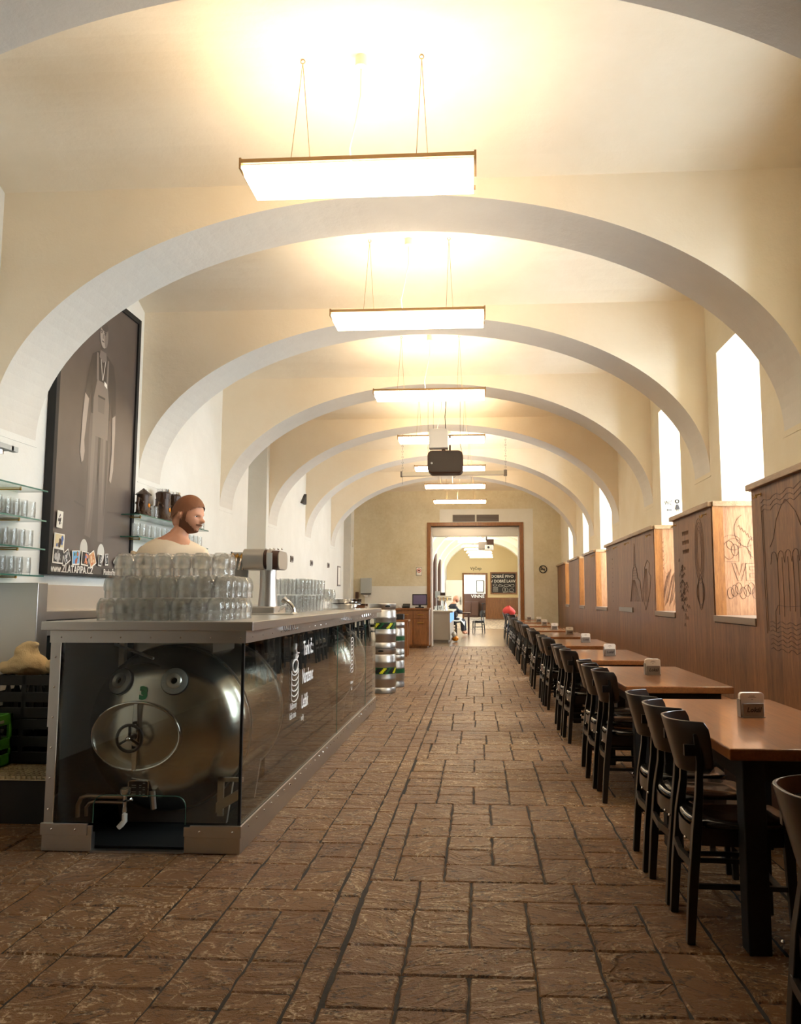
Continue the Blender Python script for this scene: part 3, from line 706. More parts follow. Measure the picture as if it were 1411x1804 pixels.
# second projector
t = thing('projector', 'dark and white projector hanging in the far room behind the doorway', 'projector', (.22, 27, 3.2))
m = MB(); m.box(.0, .30, 26.9, 27.3, 2.86, 3.12); obj('housing', m, M['grey'], t, bevel=.02)
m = MB(); m.box(.22, .50, 26.7, 27.1, 2.84, 3.0); obj('front', m, M['offwhite'], t, bevel=.02)
m = MB(); m.lathe([(.04, 0), (.04, .03)], (.34, 26.67, 2.92), 'y', 12); obj('lens', m, M['ink'], t)
m = MB(); m.lathe([(.02, 0), (.02, 1.35)], (.28, 27.1, 3.1), 'z', 8); obj('pole', m, M['ink'], t)
m = MB(); m.box(.3, .52, 26.9, 27.2, 3.0, 3.2); obj('bracket', m, M['dkbrown'], t)

# ------------------------------------------------------------------ end wall fittings
t = thing('air_grille', 'two-panel grey-brown air grille above the wooden doorway frame', 'air vent', (-.05, Y_END, 3.3))
for x0 in (-.66, -.04):
    m = MB(); m.box(x0, x0 + .58, Y_END - .02, Y_END - .002, 3.22, 3.40, 0)
    for k in range(9): m.box(x0 + .01, x0 + .57, Y_END - .03, Y_END - .02, 3.235 + .018 * k, 3.241 + .018 * k, 1)
    obj('panel', m, [M['grey'], M['dkbrown']], t)
def sign_no(name, label, x, z, w, h, plate):
    t = thing(name, label, 'sign', (x, Y_END, z))
    m = MB(); yy = Y_END - .006
    if plate:
        m.box(x - w / 2, x + w / 2, yy - .004, Y_END - .001, z - h / 2, z + h / 2); obj('plate', m, M['paper'], t)
        m = MB(); 
        for q in ((-1, 1, -1, -.92), (-1, 1, .92, 1), (-1, -.9, -1, 1), (.9, 1, -1, 1)): m.box(x + q[0] * w / 2, x + q[1] * w / 2, yy - .007, yy - .004, z + q[2] * h / 2, z + q[3] * h / 2)
        obj('border', m, M['ink'], t)
    R = min(w, h) * .33
    m = MB(); m.torus((x, yy - .008, z + .02), R, R * .13, 'y', 24, 6); m.tube([(x - R * .7, yy - .008, z + .02 + R * .7), (x + R * .7, yy - .008, z + .02 - R * .7)], R * .11, 6)
    obj('ring', m, M['sign_red'] if plate else M['ink'], t)
    m = MB(); m.box(x - R * .6, x + R * .6, yy - .006, yy - .003, z + .005, z + .035); obj('cigarette', m, M['ink'], t)
sign_no('no_smoking_sign', 'white no smoking sign with red ring left of the doorway', -1.54, 1.93, .15, .21, True)
sign_no('no_smoking_sign', 'black round no smoking mark right of the doorway', 1.66, 1.96, .28, .28, False)
t = thing('towel_dispenser', 'pale grey paper towel dispenser on the end wall', 'dispenser', (-2.91, Y_END, 1.55))
m = MB(); m.box(-3.05, -2.77, Y_END - .13, Y_END - .002, 1.36, 1.76); obj('cover', m, M['ltgrey'], t, bevel=.015)
m = MB(); m.box(-3.04, -2.78, Y_END - .12, Y_END - .02, 1.335, 1.36); obj('slot', m, M['ink'], t)
m = MB(); m.prism([(-3.0, Y_END - .08, 1.335), (-2.84, Y_END - .08, 1.335), (-2.87, Y_END - .10, 1.27), (-2.95, Y_END - .10, 1.29)], (0, -.004, 0)); obj('paper_towel', m, M['paper'], t)
t = thing('wall_switch', 'small white box high in the left corner by the end wall', 'switch', (XL, 20.4, 2.6))
m = MB(); m.box(XL, XL + .03, 20.45, 20.55, 2.55, 2.72); obj('box', m, M['offwhite'], t)
t = thing('wall_speaker', 'small brown box on the left corner of the end wall', 'box', (-3.14, Y_END, 1.3))
m = MB(); m.box(-3.19, -3.11, Y_END - .08, Y_END - .002, 1.22, 1.4); obj('box', m, M['dkbrown'], t, bevel=.01)

# dresser with monitor and cups
t = thing('dresser', 'brown wooden serving dresser with drawers left of the doorway', 'dresser', (-1.7, 20.3, 0))
m = MB(); m.box(-2.35, -1.24, 20.1, 20.75, .06, .95); m.box(-2.3, -1.28, 20.15, 20.7, 0, .06); obj('body', m, M['dresser'], t)
m = MB(); m.box(-2.38, -1.22, 20.06, 20.77, .95, .99); obj('top', m, M['dresser'], t, bevel=.006)
for x in (-2.0, -1.62):
    d = MB(); d.box(x, x + .35, 20.08, 20.1, .74, .92); d = obj('drawer', d, M['dresser'], t, bevel=.004)
    h = MB(); h.box(x + .10, x + .25, 20.05, 20.08, .82, .84); obj('handle', h, M['brass'], d)
    d = MB(); d.box(x, x + .35, 20.08, 20.1, .1, .70); d = obj('door', d, M['dresser'], t, bevel=.004)
    h = MB(); h.box(x + .10, x + .25, 20.05, 20.08, .62, .64); obj('handle', h, M['brass'], d)
t = thing('pos_monitor', 'black till monitor standing on the wooden dresser', 'monitor', (-1.5, 20.4, .99))
m = MB(); m.box(-1.68, -1.30, 20.38, 20.42, 1.06, 1.34); obj('housing', m, M['matte'], t, bevel=.008)
m = MB(); m.box(-1.655, -1.325, 20.374, 20.38, 1.085, 1.315); obj('screen', m, M['screen'], t)
m = MB(); m.box(-1.6, -1.38, 20.3, 20.5, .99, 1.02); m.box(-1.52, -1.46, 20.4, 20.44, 1.02, 1.07); obj('stand', m, M['matte'], t)
t = thing('card_terminal', 'small black till device beside the monitor on the dresser', 'till device', (-1.85, 20.3, .99))
m = MB(); m.prism([(-1.92, 20.2, .99), (-1.92, 20.45, .99), (-1.92, 20.45, 1.10), (-1.92, 20.2, 1.03)], (.18, 0, 0)); obj('body', m, M['matte'], t, bevel=.005)
def cup(x, y, z, lab, grp):
    m = MB(); m.lathe([(.022, 0), (.036, .07), (.033, .07), (.02, .006)], (0, 0, 0), 'z', 14, cap=True); o = obj('cup', m, M['white'], None, True); o.location = (x, y, z); tag(o, lab, 'cup', grp); return o
c0 = cup(-2.2, 20.3, .99, 'white cup on the left end of the dresser', 'white cups on the dresser')
for k in range(6): dup(c0, (-2.28 + .07 * k, 20.35 + .06 * (k % 2), .99), 0, 'white cup among those at the left end of the dresser, behind the kegs', 'white cups on the dresser') if k else None
t = thing('side_table', 'dark wooden high table with two-tier top in front of the dresser', 'table', (-1.62, 17.4, 0))
m = MB(); m.box(-1.95, -1.5, 17.2, 17.7, .74, .78); obj('tabletop', m, M['dresser'], t, bevel=.005)
for x in (-1.91, -1.55):
    for y in (17.24, 17.65):
        m = MB(); m.box(x - .025, x + .025, y - .025, y + .025, 0, .74); obj('leg', m, M['dresser'], t)
t = thing('black_box', 'black box with handle on the dark wooden high table', 'box', (-1.75, 17.4, .78))
m = MB(); m.box(-1.88, -1.62, 17.3, 17.6, .78, .90); obj('body', m, M['matte'], t, bevel=.01)

# ------------------------------------------------------------------ second bar in the far room
t = thing('far_bar_counter', 'steel bar counter with lit blue panel just beyond the doorway', 'bar counter', (-1.0, 23, 0))
m = MB(); m.box(-1.30, -.80, 22.5, 26, .08, .84); obj('body', m, M['steelv'], t)
m = MB(); m.box(-1.26, -.84, 22.55, 25.95, 0, .08); obj('plinth', m, M['grey'], t)
m = MB(); m.box(-1.36, -.72, 22.4, 26.1, .84, .89); obj('top', m, M['steel'], t, bevel=.006)
bl = emit('blue_display_light', (150, 200, 255), 1.2)
m = MB(); m.box(-.80, -.79, 22.6, 25.9, .56, .82); obj('lit_panel', m, bl, t)
t = thing('tap_tower', 'chrome tap tower on the far bar counter beyond the doorway', 'tap tower', (-1.0, 23.2, .89))
m = MB(); m.lathe([(.09, 0), (.06, .1), (.05, .3), (.06, .32)], (-.98, 23.2, .89), 'z', 16); obj('column', m, M['chrome'], t, True)
m = MB(); m.lathe([(.0, -.2), (.07, -.2), (.07, .2), (0, .2)], (-.98, 23.2, 1.24), 'x', 16); obj('head', m, M['chrome'], t, True)
for k in range(3):
    m = MB(); x = -1.1 + .1 * k; m.tube([(x, 23.2, 1.26), (x, 23.08, 1.26), (x, 23.04, 1.16)], .012, 6); obj('tap', m, M['brass'], t)
def tumbler(name, prof, n=14, mat='clear', smooth=True):
    m = MB(); m.lathe(prof, (0, 0, 0), 'z', n, cap=True); return obj(name, m, M[mat], None, smooth)
g0 = tumbler('drinking_glass', [(.030, 0), (.036, .13), (.033, .13), (.027, .012), (0, .010)])
g0.location = (-1.2, 22.6, .89); tag(g0, 'clear glass on the far bar counter, nearest the doorway', 'glass', 'glasses on the far bar counter')
for k in range(9): dup(g0, (-1.2 + .09 * (k % 3), 22.75 + .12 * (k // 3) + .9, .89), 0, 'clear glass standing behind the tap tower on the far bar counter', 'glasses on the far bar counter')
for k, (x, z) in enumerate(((-1.2, 1.36), (-1.05, 1.32))):
    t = thing('bar_sign', ['green-grey upright sign', 'brown upright sign'][k] + ' standing on the far bar counter', 'sign', (x, 23.6, .89))
    m = MB(); m.box(x - .07, x + .07, 23.6, 23.63, z - .12, z + .08); obj('board', m, [M['ltgrey'], M['dkbrown']][k], t)
    m = MB(); m.box(x - .01, x + .01, 23.6, 23.62, .89, z - .12); obj('stem', m, M['ink'], t)

# ------------------------------------------------------------------ bar counter
BX0, BX1, BY0, BY1 = -2.175, -1.18, 4.02, 9.22
def screws(mb, pts, d, r=.006):
    for p in pts: mb.ball(p, r, 6)
def build_counter():
    t = thing('bar_counter', 'long steel bar counter with dark glass front running along the left side', 'bar counter', ((BX0 + BX1) / 2, BY0, 0))
    m = MB(); m.box(BX0 - .04, BX1 + .055, BY0 - .05, 6.74, 1.085, 1.13); m.box(BX0 - .04, BX1 + .055, 6.745, 8.0, 1.085, 1.13); m.box(BX0 - .04, BX1 + .055, 8.005, BY1 + .08, 1.085, 1.13)
    obj('countertop', m, M['steel'], t, bevel=.003)
    m = MB(); m.box(BX0 - .01, BX1 + .012, BY0 - .012, BY0 + .004, 1.022, 1.085); m.box(BX1 - .004, BX1 + .012, BY0 + .004, BY1, 1.022, 1.085); m.box(BX0 - .01, BX0 + .01, BY0, BY1, .6, 1.085)
    obj('fascia', m, M['steel'], t)
    m = MB(); m.box(BX0, BX0 + .045, BY0 - .006, BY0 + .03, .13, 1.022); obj('corner_post', m, M['steelv'], t)
    m = MB(); m.box(BX0 + .045, BX0 + .05, BY0 - .008, BY0 + .03, .13, 1.022); obj('post_edge', m, M['chrome'], t)
    NX0, NX1 = -1.925, -1.455
    m = MB()
    for a, b in ((BX0 - .005, NX0), (NX1, BX1 + .005)):
        m.box(a, b, BY0 - .01, BY0 + .03, .0, .085)
    m.box(BX1 - .03, BX1 + .005, BY0 + .03, BY1, 0, .085)
    obj('plinth', m, M['steel'], t, bevel=.002)
    m = MB()
    for a, b in ((BX0 - .01, NX0 - .02), (NX1 + .03, BX1 + .012)): m.box(a, b, BY0 - .02, BY0 - .005, .078, .135)
    m.box(NX0 - .02, NX0 + .003, BY0 - .014, BY0, .08, .125); m.box(NX1 - .003, NX1 + .03, BY0 - .014, BY0, .08, .125)
    m.box(BX1 + .002, BX1 + .012, BY0 - .005, BY1, .078, .135)
    obj('trim_strip', m, M['steel'], t, bevel=.002)
    m = MB(); m.box(NX0, NX1, BY0 - .02, BY0 + .02, .0, .008); obj('threshold', m, M['steel'], t)
    # screws
    m = MB()
    for k in range(7): screws(m, [(BX0 + .05 + .155 * k, BY0 - .013, 1.05)], 0, .005)
    for k in range(6): screws(m, [(BX0 + .022, BY0 - .008, .2 + .15 * k)], 0, .006)
    screws(m, [(BX0 + .05, BY0 - .021, .107), (BX0 + .17, BY0 - .021, .107), (NX1 + .08, BY0 - .021, .107), (BX1 - .03, BY0 - .021, .107)], 0, .006)
    for k in range(34): screws(m, [(BX1 + .013, BY0 + .1 + .15 * k, .107)], 0, .006)
    for k in range(26): screws(m, [(BX1 + .013, BY0 + .1 + .2 * k, 1.05)], 0, .004)
    obj('screws', m, M['chrome'], t)
    # glass: front pane with a rounded notch, side panes
    x0, x1 = BX0 + .05, BX1 - .002
    notch = [(NX0, .135), (NX0, .19)] + [(NX0 + .05 - .05 * cos(a), .22 + .05 * sin(a)) for a in (0, .4, .8, 1.2, 1.57)] + [(NX1 - .05 + .05 * sin(a), .22 + .05 * cos(a)) for a in (0, .4, .8, 1.2, 1.57)] + [(NX1, .135)]
    pts = [(x0, .135)] + notch + [(x1, .135), (x1, 1.022), (x0, 1.022)]
    m = MB(); m.prism([(x, BY0, z) for x, z in pts], (0, .006, 0)); obj('front_pane', m, M['bar_glass'], t)
    m = MB()
    m.tube([(x, BY0 - .002, z) for x, z in notch], .0025, 5); obj('pane_edge', m, M['shelf_edge'], t)
    for a, b in ((BY0 + .012, 6.72), (6.73, 8.4), (8.41, BY1)):
        m = MB(); m.box(BX1 - .006, BX1, a, b, .135, 1.022); obj('side_pane', m, M['side_glass'], t)
    m = MB(); m.box(BX1 - .012, BX1 + .001, BY0 - .001, BY0 + .014, .135, 1.022); obj('corner_seal', m, M['inner'], t)
    for y in (6.725, 8.405):
        m = MB(); m.box(BX1 - .001, BX1 + .002, y - .004, y + .004, .135, 1.022); obj('seam', m, M['shelf_edge'], t)
    # dark lining behind the glass
    m = MB(); m.box(BX0 + .01, BX0 + .03, BY0 + .04, BY1, .01, 1.02); m.box(BX0 + .03, BX1 - .03, BY1 - .03, BY1, .01, 1.02); m.box(BX0 + .03, BX1 - .02, BY0 + .06, BY1, 1.03, 1.045); m.box(BX0 + .03, BX1 - .04, BY0 + .04, BY1, .004, .015)
    m.box(-1.50, -1.48, 5.6, BY1 - .03, .015, 1.03)
    obj('lining', m, M['inner'], t)
    # under-counter bits seen through the glass
    m = MB(); m.box(-1.96, -1.50, 4.5, 4.9, .93, 1.03); m.tube([(-1.98, 4.3, 1.0), (-1.72, 4.2, .93)], .008, 6); m.box(-2.0, -1.97, 4.4, 4.44, .86, 1.03); obj('sink_bowl', m, M['steel'], t)
    for y in (5.15, 5.42, 5.60): m = MB(); m.tube([(-1.26, y, 1.02), (-1.26, y, .78), (-1.27, y + .02, .7)], .009, 6); obj('hose', m, M['chrome'], t)
    m = MB()
    for y in [4.75 + .05 * k for k in range(7)] + [6.9 + .08 * k for k in range(5)] + [8.0 + .15 * k for k in range(6)]:
        m = MB(); m.tube([(BX1 + .02, y, 1.085), (BX1 + .022, y, 1.06), (BX1 + .035, y, 1.05), (BX1 + .04, y, 1.065)], .003, 5); obj('bag_hook', m, M['chrome'], t)
    # lettering on the side pane (reads along +y)
    X = BX1 + .0008
    def tx(s, size, y, z, fw=1.0, b=0.002): return place(text_mb(s, size, .0003, font_w=fw, bold=b), (X, y, z), (0, 1, 0), (0, 0, 1))
    m = tx('Tank č.:', .135, 5.56, .905, .72); merge(m, tx('Naraženo:', .135, 5.555, .72, .62)); merge(m, tx('Ležák', .125, 5.47, .556, .70)); merge(m, tx('světlý', .05, 5.40, .455, .7, 0)); merge(m, tx('Nefiltrovaný', .062, 5.13, .567, .60, 0)); merge(m, tx('ležák z tanku', .06, 5.12, .508, .56, 0))
    obj('lettering', m, M['decal'], t)
    m = MB()
    def ln(pts, r=.004): m.tube([(X, y, z) for y, z in pts], r, 4)
    for k in range(6):
        z = .79 - .033 * k; ln([(5.165 - .10 * cos(a), z - .035 * sin(a)) for a in [pi * i / 12 for i in range(13)]], .0035)
    ln([(5.065, .79), (5.065, .62)], .0025); ln([(5.265, .79), (5.265, .62)], .0025)
    ln([(5.165 + .075 * cos(a), .815 + .04 * sin(a)) for a in [2 * pi * i / 16 for i in range(17)]], .006)
    ln([(5.19, .85), (5.25, .875), (5.22, .895), (5.27, .89)], .005); ln([(5.18, .86), (5.20, .89), (5.17, .92), (5.18, .955)], .007)
    obj('emblem', m, M['decal'], t)
    m = MB()
    for (yc) in (7.5,):
        for k in range(9): m.tube([(X, yc + .07 * cos(a), .86 - .035 * k + .02 * sin(a)) for a in [2 * pi * i / 12 for i in range(13)]], .003, 4)
    merge(m, tx('Nefiltrovaný', .04, 7.5, .47, .7, 0)); merge(m, tx('ležák', .04, 7.5, .41, .7, 0)); obj('emblem', m, M['decal'], t)
build_counter()

def build_tank(y0, lab, detail=True):
    TX, TZ, R = -1.69, .545, .44
    t = thing('beer_tank', lab, 'beer tank', (TX, y0 + .5, .02))
    prof = [(1e-4, y0)] + [(R * .93 * sin(a) , y0 + .155 * (1 - cos(a))) for a in [pi / 2 * k / 14 for k in range(1, 13)]]
    prof += [(R * .955, y0 + .155), (R * .985, y0 + .18), (R, y0 + .22), (R, y0 + 1.0), (R * .98, y0 + 1.06), (R * .8, y0 + 1.16), (1e-4, y0 + 1.22)]
    m = MB(); m.lathe(prof, (TX, 0, TZ), 'y', 72); obj('shell', m, M['tank'], t, smooth=True, sharp=50)
    m = MB(); m.torus((TX, y0 + .25, TZ), R + .002, .007, 'y', 64, 6); m.torus((TX, y0 + .95, TZ), R + .002, .007, 'y', 64, 6); obj('weld_band', m, M['steel'], t, smooth=True)
    for y in (y0 + .3, y0 + .85): m = MB(); m.prism([(TX - .3, y, .02), (TX + .3, y, .02), (TX + .34, y, .3), (TX - .34, y, .3)], (0, .03, 0)); obj('cradle', m, M['grey'], t)
    if not detail: return
    def yh(x, z):   # depth of the head's skin
        r = min(1, sqrt((x - TX) ** 2 + (z - TZ) ** 2) / (R * .93)); a = math.asin(r); return y0 + .155 * (1 - cos(a))
    # manway: oval rim, tapered wall, inner lid
    cx, cz, a_, b_ = -1.785, .535, .235, .172
    yr = yh(cx, cz) - .012
    def ov(s, y, n=48): return [(cx + a_ * s * cos(2 * pi * k / n), y, cz + b_ * s * sin(2 * pi * k / n)) for k in range(n)]
    m = MB()
    rings = [ov(1.03, yr + .06), ov(1.03, yr), ov(.97, yr - .004), ov(.95, yr + .004), ov(.80, yr + .075)]
    vs = [p for r in rings for p in r]; n = 48
    m.add(vs, [(i * n + k, i * n + (k + 1) % n, (i + 1) * n + (k + 1) % n, (i + 1) * n + k) for i in range(4) for k in range(n)])
    mw = obj('manway', m, M['tank'], t, smooth=True, sharp=60)
    m = MB(); m.add([(cx, yr + .05, cz)] + ov(.35, yr + .052) + ov(.80, yr + .07), [(0, 1 + k, 1 + (k + 1) % n) for k in range(n)] + [(1 + k, 1 + n + k, 1 + n + (k + 1) % n, 1 + (k + 1) % n) for k in range(n)]); obj('lid', m, M['steel'], mw, smooth=True)
    m = MB(); m.tube(ov(1.0, yr - .003), .006, 8, closed=True); m.tube(ov(.81, yr + .062), .004, 6, closed=True); obj('rim', m, M['chrome'], mw, smooth=True)
    m = MB(); m.prism([(cx - .011, yr - .012, cz + b_ * .96), (cx + .011, yr - .012, cz + b_ * .96), (cx + .019, yr - .012, cz), (cx + .011, yr - .012, cz - b_ * 1.0), (cx - .011, yr - .012, cz - b_ * 1.0), (cx - .019, yr - .012, cz)], (0, .02, 0)); obj('clamp_bar', m, M['chrome'], mw, bevel=.003)
    m = MB(); hw = (cx - .006, yr - .06, cz - .002); m.torus(hw, .066, .0085, 'y', 32, 8)
    for k in range(3):
        a = pi / 2 + 2 * pi * k / 3; m.tube([hw, (hw[0] + .064 * cos(a), hw[1], hw[2] + .064 * sin(a))], .007, 6)
    m.lathe([(.014, 0), (.016, .05)], (hw[0], hw[1] - .01, hw[2]), 'y', 12); obj('hand_wheel', m, M['black'], mw, smooth=True)
    m = MB(); m.ball((hw[0], hw[1] - .014, hw[2]), .013, 8); obj('hub_nut', m, M['chrome'], mw, smooth=True)
    # two round sight ports
    for (px, pz) in ((-1.905, .805), (-1.604, .81)):
        d = .01; e = .012
        nx = (yh(px + d, pz) - yh(px - d, pz)) / (2 * d); nz = (yh(px, pz + d) - yh(px, pz - d)) / (2 * d)
        nn = Vector((nx, -1, nz)).normalized(); q = Vector((0, 0, 1)).rotation_difference(nn).to_matrix().to_4x4()
        c = Vector((px, yh(px, pz), pz)) + nn * .002
        m = MB(); m.lathe([(.030, .0), (.069, .0), (.069, .012), (.066, .014), (.036, .014)], tuple(c), 'z', 32, cap=False, M4=q); p = obj('sight_port', m, M['cast'], t, smooth=True)
        m = MB(); m.lathe([(.041, .010), (.041, .022), (.037, .026), (.018, .022), (.016, -.02)], tuple(c), 'z', 28, cap=False, M4=q); obj('brass_ring', m, M['brass'] if False else M['steel'], p, smooth=True)
        m = MB(); m.lathe([(1e-4, .006), (.018, .006)], tuple(c), 'z', 20, cap=False, M4=q); obj('pane', m, M['inner'], p)
        m = MB(); m.tube([tuple(c + q.to_3x3() @ Vector((.0695 * cos(2 * pi * k / 32), .0695 * sin(2 * pi * k / 32), .003))) for k in range(32)], .0028, 5, closed=True); obj('gasket', m, M['inner'], p)
    num = text_mb('3', .085, .0008, bold=.006); num = place(num, (-1.762, yh(-1.76, .745) - .004, .748), (1, 0, 0), (0, .15, 1)); obj('number', num, M['greenpaint'], t)
    # rating plate
    px, pz = -1.775, .262; yy = yh(px, pz) - .02
    m = MB(); m.box(px - .053, px + .053, yy, yy + .004, pz - .04, pz + .04); pl = obj('rating_plate', m, M['matte'], t)
    m = MB()
    for q in ((-.055, .055, .037, .041), (-.055, .055, -.041, -.037), (-.055, -.051, -.041, .041), (.051, .055, -.041, .041)): m.box(px + q[0], px + q[1], yy - .002, yy + .004, pz + q[2], pz + q[3])
    for s in (-1, 1):
        for u in (-1, 1): m.ball((px + .051 * s, yy - .002, pz + .037 * u), .004, 6)
    obj('plate_frame', m, M['chrome'], pl)
    m = MB()
    for r_ in range(6):
        for (a, b) in ((-.035, -.012), (.005, .016), (.024, .036)):
            if (r_ + int(a * 100)) % 3: m.box(px + a, px + b, yy - .001, yy, pz + .026 - .011 * r_, pz + .0285 - .011 * r_)
    obj('plate_text', m, M['ltgrey'], pl)
build_tank(4.17, 'polished steel beer tank with oval hatch and green number 3')
build_tank(7.93, 'second steel beer tank glimpsed through the far side glass of the counter', False)
# valve and pipes in front of the tank
t = thing('drain_valve', 'chrome drain valve with copper-coloured pipes and white elbow below the tank', 'valve', (-1.80, 4.12, .0))
m = MB(); m.tube([(-2.045, 4.10, .14), (-2.045, 4.10, .20), (-2.03, 4.10, .235), (-2.0, 4.10, .245), (-1.80, 4.10, .242)], .011, 10); obj('pipe', m, M['copper'], t, True)
m = MB(); m.tube([(-2.01, 4.12, .14), (-2.01, 4.12, .185), (-1.995, 4.12, .205), (-1.97, 4.12, .212), (-1.80, 4.12, .21)], .009, 10); obj('pipe', m, M['copper'], t, True)
m = MB(); m.lathe([(.02, .25), (.028, .262), (.028, .285), (.018, .29)], (-1.80, 4.10, 0), 'z', 18); m.lathe([(.010, .15), (.014, .18), (.010, .2), (.012, .25)], (-1.80, 4.10, 0), 'z', 12); obj('valve_body', m, M['chrome'], t, True)
m = MB(); m.tube([(-1.80, 4.09, .225), (-1.765, 4.07, .235), (-1.75, 4.07, .24)], [.006, .005, .009], 6); obj('lever', m, M['chrome'], t, True)
m = MB(); m.tube([(-1.79, 4.08, .165), (-1.79, 4.08, .13), (-1.80, 4.07, .115), (-1.815, 4.065, .10)], [.013, .014, .014, .012], 10); obj('elbow', m, M['white'], t, True)
m = MB(); m.tube([(-1.70, 4.2, .25), (-1.69, 4.2, .16)], .016, 8); obj('stub_pipe', m, M['steel'], t, True)
t = thing('tank_bracket', 'grey steel bracket frame under the right side of the tank behind the glass', 'bracket', (-1.28, 4.3, .15))
m = MB(); m.box(-1.33, -1.30, 4.12, 4.14, .15, .34); m.box(-1.33, -1.20, 4.12, 4.14, .32, .34)
m.prism([(-1.33, 4.10, .17), (-1.21, 4.10, .24), (-1.21, 4.10, .29), (-1.33, 4.10, .22)], (0, .02, 0)); obj('frame', m, M['steel'], t)

# ------------------------------------------------------------------ glasses stacked upside down on the counter
def mug_profile():
    return [(.044, 0), (.0445, .004), (.044, .034), (.0425, .036), (.0475, .040), (.0485, .065), (.046, .088), (.036, .110), (.032, .116), (.029, .118), (.0, .1165)]
def make_mug():
    m = MB(); n = 20
    prof = mug_profile(); vs = []
    for i, (r, h) in enumerate(prof):
        for k in range(n):
            a = 2 * pi * k / n; rr = max(r, 1e-4) * (1 + (.035 * (k % 2 * 2 - 1) if .038 < h < .112 else 0)); vs.append((rr * cos(a), rr * sin(a), h))
    inner = [(.0405, 0), (.0405, .034), (.043, .06), (.040, .088), (.030, .102), (1e-4, .104)]
    for (r, h) in inner:
        for k in range(n): a = 2 * pi * k / n; vs.append((r * cos(a), r * sin(a), h))
    fs = []
    P = len(prof)
    for i in range(P - 1):
        for k in range(n): a, b = i * n + k, i * n + (k + 1) % n; fs.append((a, b, b + n, a + n))
    for i in range(P, P + len(inner) - 1):
        for k in range(n): a, b = i * n + k, i * n + (k + 1) % n; fs.append((a, a + n, b + n, b))
    m.add(vs, fs); return m
mug0 = None
def put_mug(x, y, z, lab, grp):
    global mug0
    if mug0 is None:
        mug0 = obj('beer_glass', make_mug(), M['beer'], None, True, sharp=80); o = mug0
    else:
        o = mug0.copy(); COL.objects.link(o)
    o.location = (x, y, z); o.rotation_euler = (0, 0, random.uniform(0, 6.28)); tag(o, lab, 'beer glass', grp); return o
ORD = ['first', 'second', 'third', 'fourth', 'fifth', 'sixth', 'seventh', 'eighth', 'ninth']
LAY = ['bottom', 'middle', 'top']
G = 'beer glasses stacked upside down on the counter end'
P_ = .0985
for L, (nx, ny, x0, y0) in enumerate(((7, 6, -1.965, 4.15), (7, 5, -1.935, 4.16), (6, 2, -1.885, 4.17))):
    for j in range(ny):
        for i in range(nx):
            x = x0 + i * P_ + (0.0 if L < 2 else (.02 if i else 0)); y = y0 + j * P_ * 1.02 + random.uniform(-.003, .003)
            if L == 2: x = x0 + i * .105
            if j == 0: lab = 'upside-down beer glass, %s layer, front row, %s from the left' % (LAY[L], ORD[i])
            elif i == nx - 1: lab = 'upside-down beer glass, %s layer, right-hand edge, %s behind the corner' % (LAY[L], ORD[j - 1])
            elif j == ny - 1: lab = 'upside-down beer glass in the back row of the %s layer of the stack' % LAY[L]
            elif i == 0: lab = 'upside-down beer glass on the left-hand edge of the %s layer, behind the front row' % LAY[L]
            else: lab = 'upside-down beer glass inside the %s layer of the stack, behind the front row' % LAY[L]
            put_mug(x, y, 1.1305 + L * .1185, lab, G if j == 0 or True else G)

# tap tower
t = thing('tap_tower', 'large steel tap tower with horizontal drum head on the bar counter', 'tap tower', (-1.60, 6.0, 1.13))
m = MB(); m.box(-1.76, -1.50, 5.85, 6.2, 1.13, 1.185); obj('base', m, M['steel'], t, bevel=.008)
m = MB(); m.lathe([(.072, 1.185), (.062, 1.32), (.062, 1.48)], (-1.59, 6.0, 0), 'z', 32); obj('column', m, M['steelv'], t, True)
def rrect(hx, hz, r, n=5):
    pts = []
    for (cx, cz, a0) in ((hx - r, hz - r, 0), (-hx + r, hz - r, pi / 2), (-hx + r, -hz + r, pi), (hx - r, -hz + r, 3 * pi / 2)):
        for k in range(n + 1): a = a0 + pi / 2 * k / n; pts.append((cx + r * cos(a), cz + r * sin(a)))
    return pts
m = MB(); m.prism([(-1.745, 6.0 + a, 1.535 + b) for a, b in rrect(.16, .078, .06)], (.155, 0, 0)); obj('drum', m, M['steelv'], t, True, sharp=40)
m = MB(); m.prism([(-1.588, 6.0 + a, 1.535 + b) for a, b in rrect(.15, .072, .055)], (.022, 0, 0)); m.prism([(-1.535, 6.0 + a, 1.53 + b) for a, b in rrect(.145, .07, .055)], (.05, 0, 0)); obj('drum_segment', m, M['dkbrown'], t, True, sharp=40)
m = MB(); m.prism([(-1.566, 6.0 + a, 1.535 + b) for a, b in rrect(.155, .075, .058)], (.03, 0, 0)); m.prism([(-1.483, 6.0 + a, 1.53 + b) for a, b in rrect(.14, .068, .055)], (.006, 0, 0)); obj('drum_ring', m, M['steelv'], t, True, sharp=40)
m = MB(); m.box(-1.56, -1.52, 5.835, 5.84, 1.45, 1.58); obj('label_plate', m, M['ltgrey'], t)
for k in range(5):
    m = MB(); m.ball((-1.60 + .03 * k, 5.97, 1.617), .008, 6); obj('knob', m, M['chrome'], t, True)
t = thing('wall_tap_set', 'row of four bronze beer taps with chrome spouts behind the glass stack', 'beer taps', (-1.87, 6.05, 1.13))
m = MB(); m.box(-1.905, -1.775, 6.10, 6.115, 1.13, 1.60); obj('board', m, M['ltgrey'], t)
m = MB(); m.box(-1.912, -1.905, 6.095, 6.118, 1.13, 1.605); obj('board_edge', m, M['matte'], t)
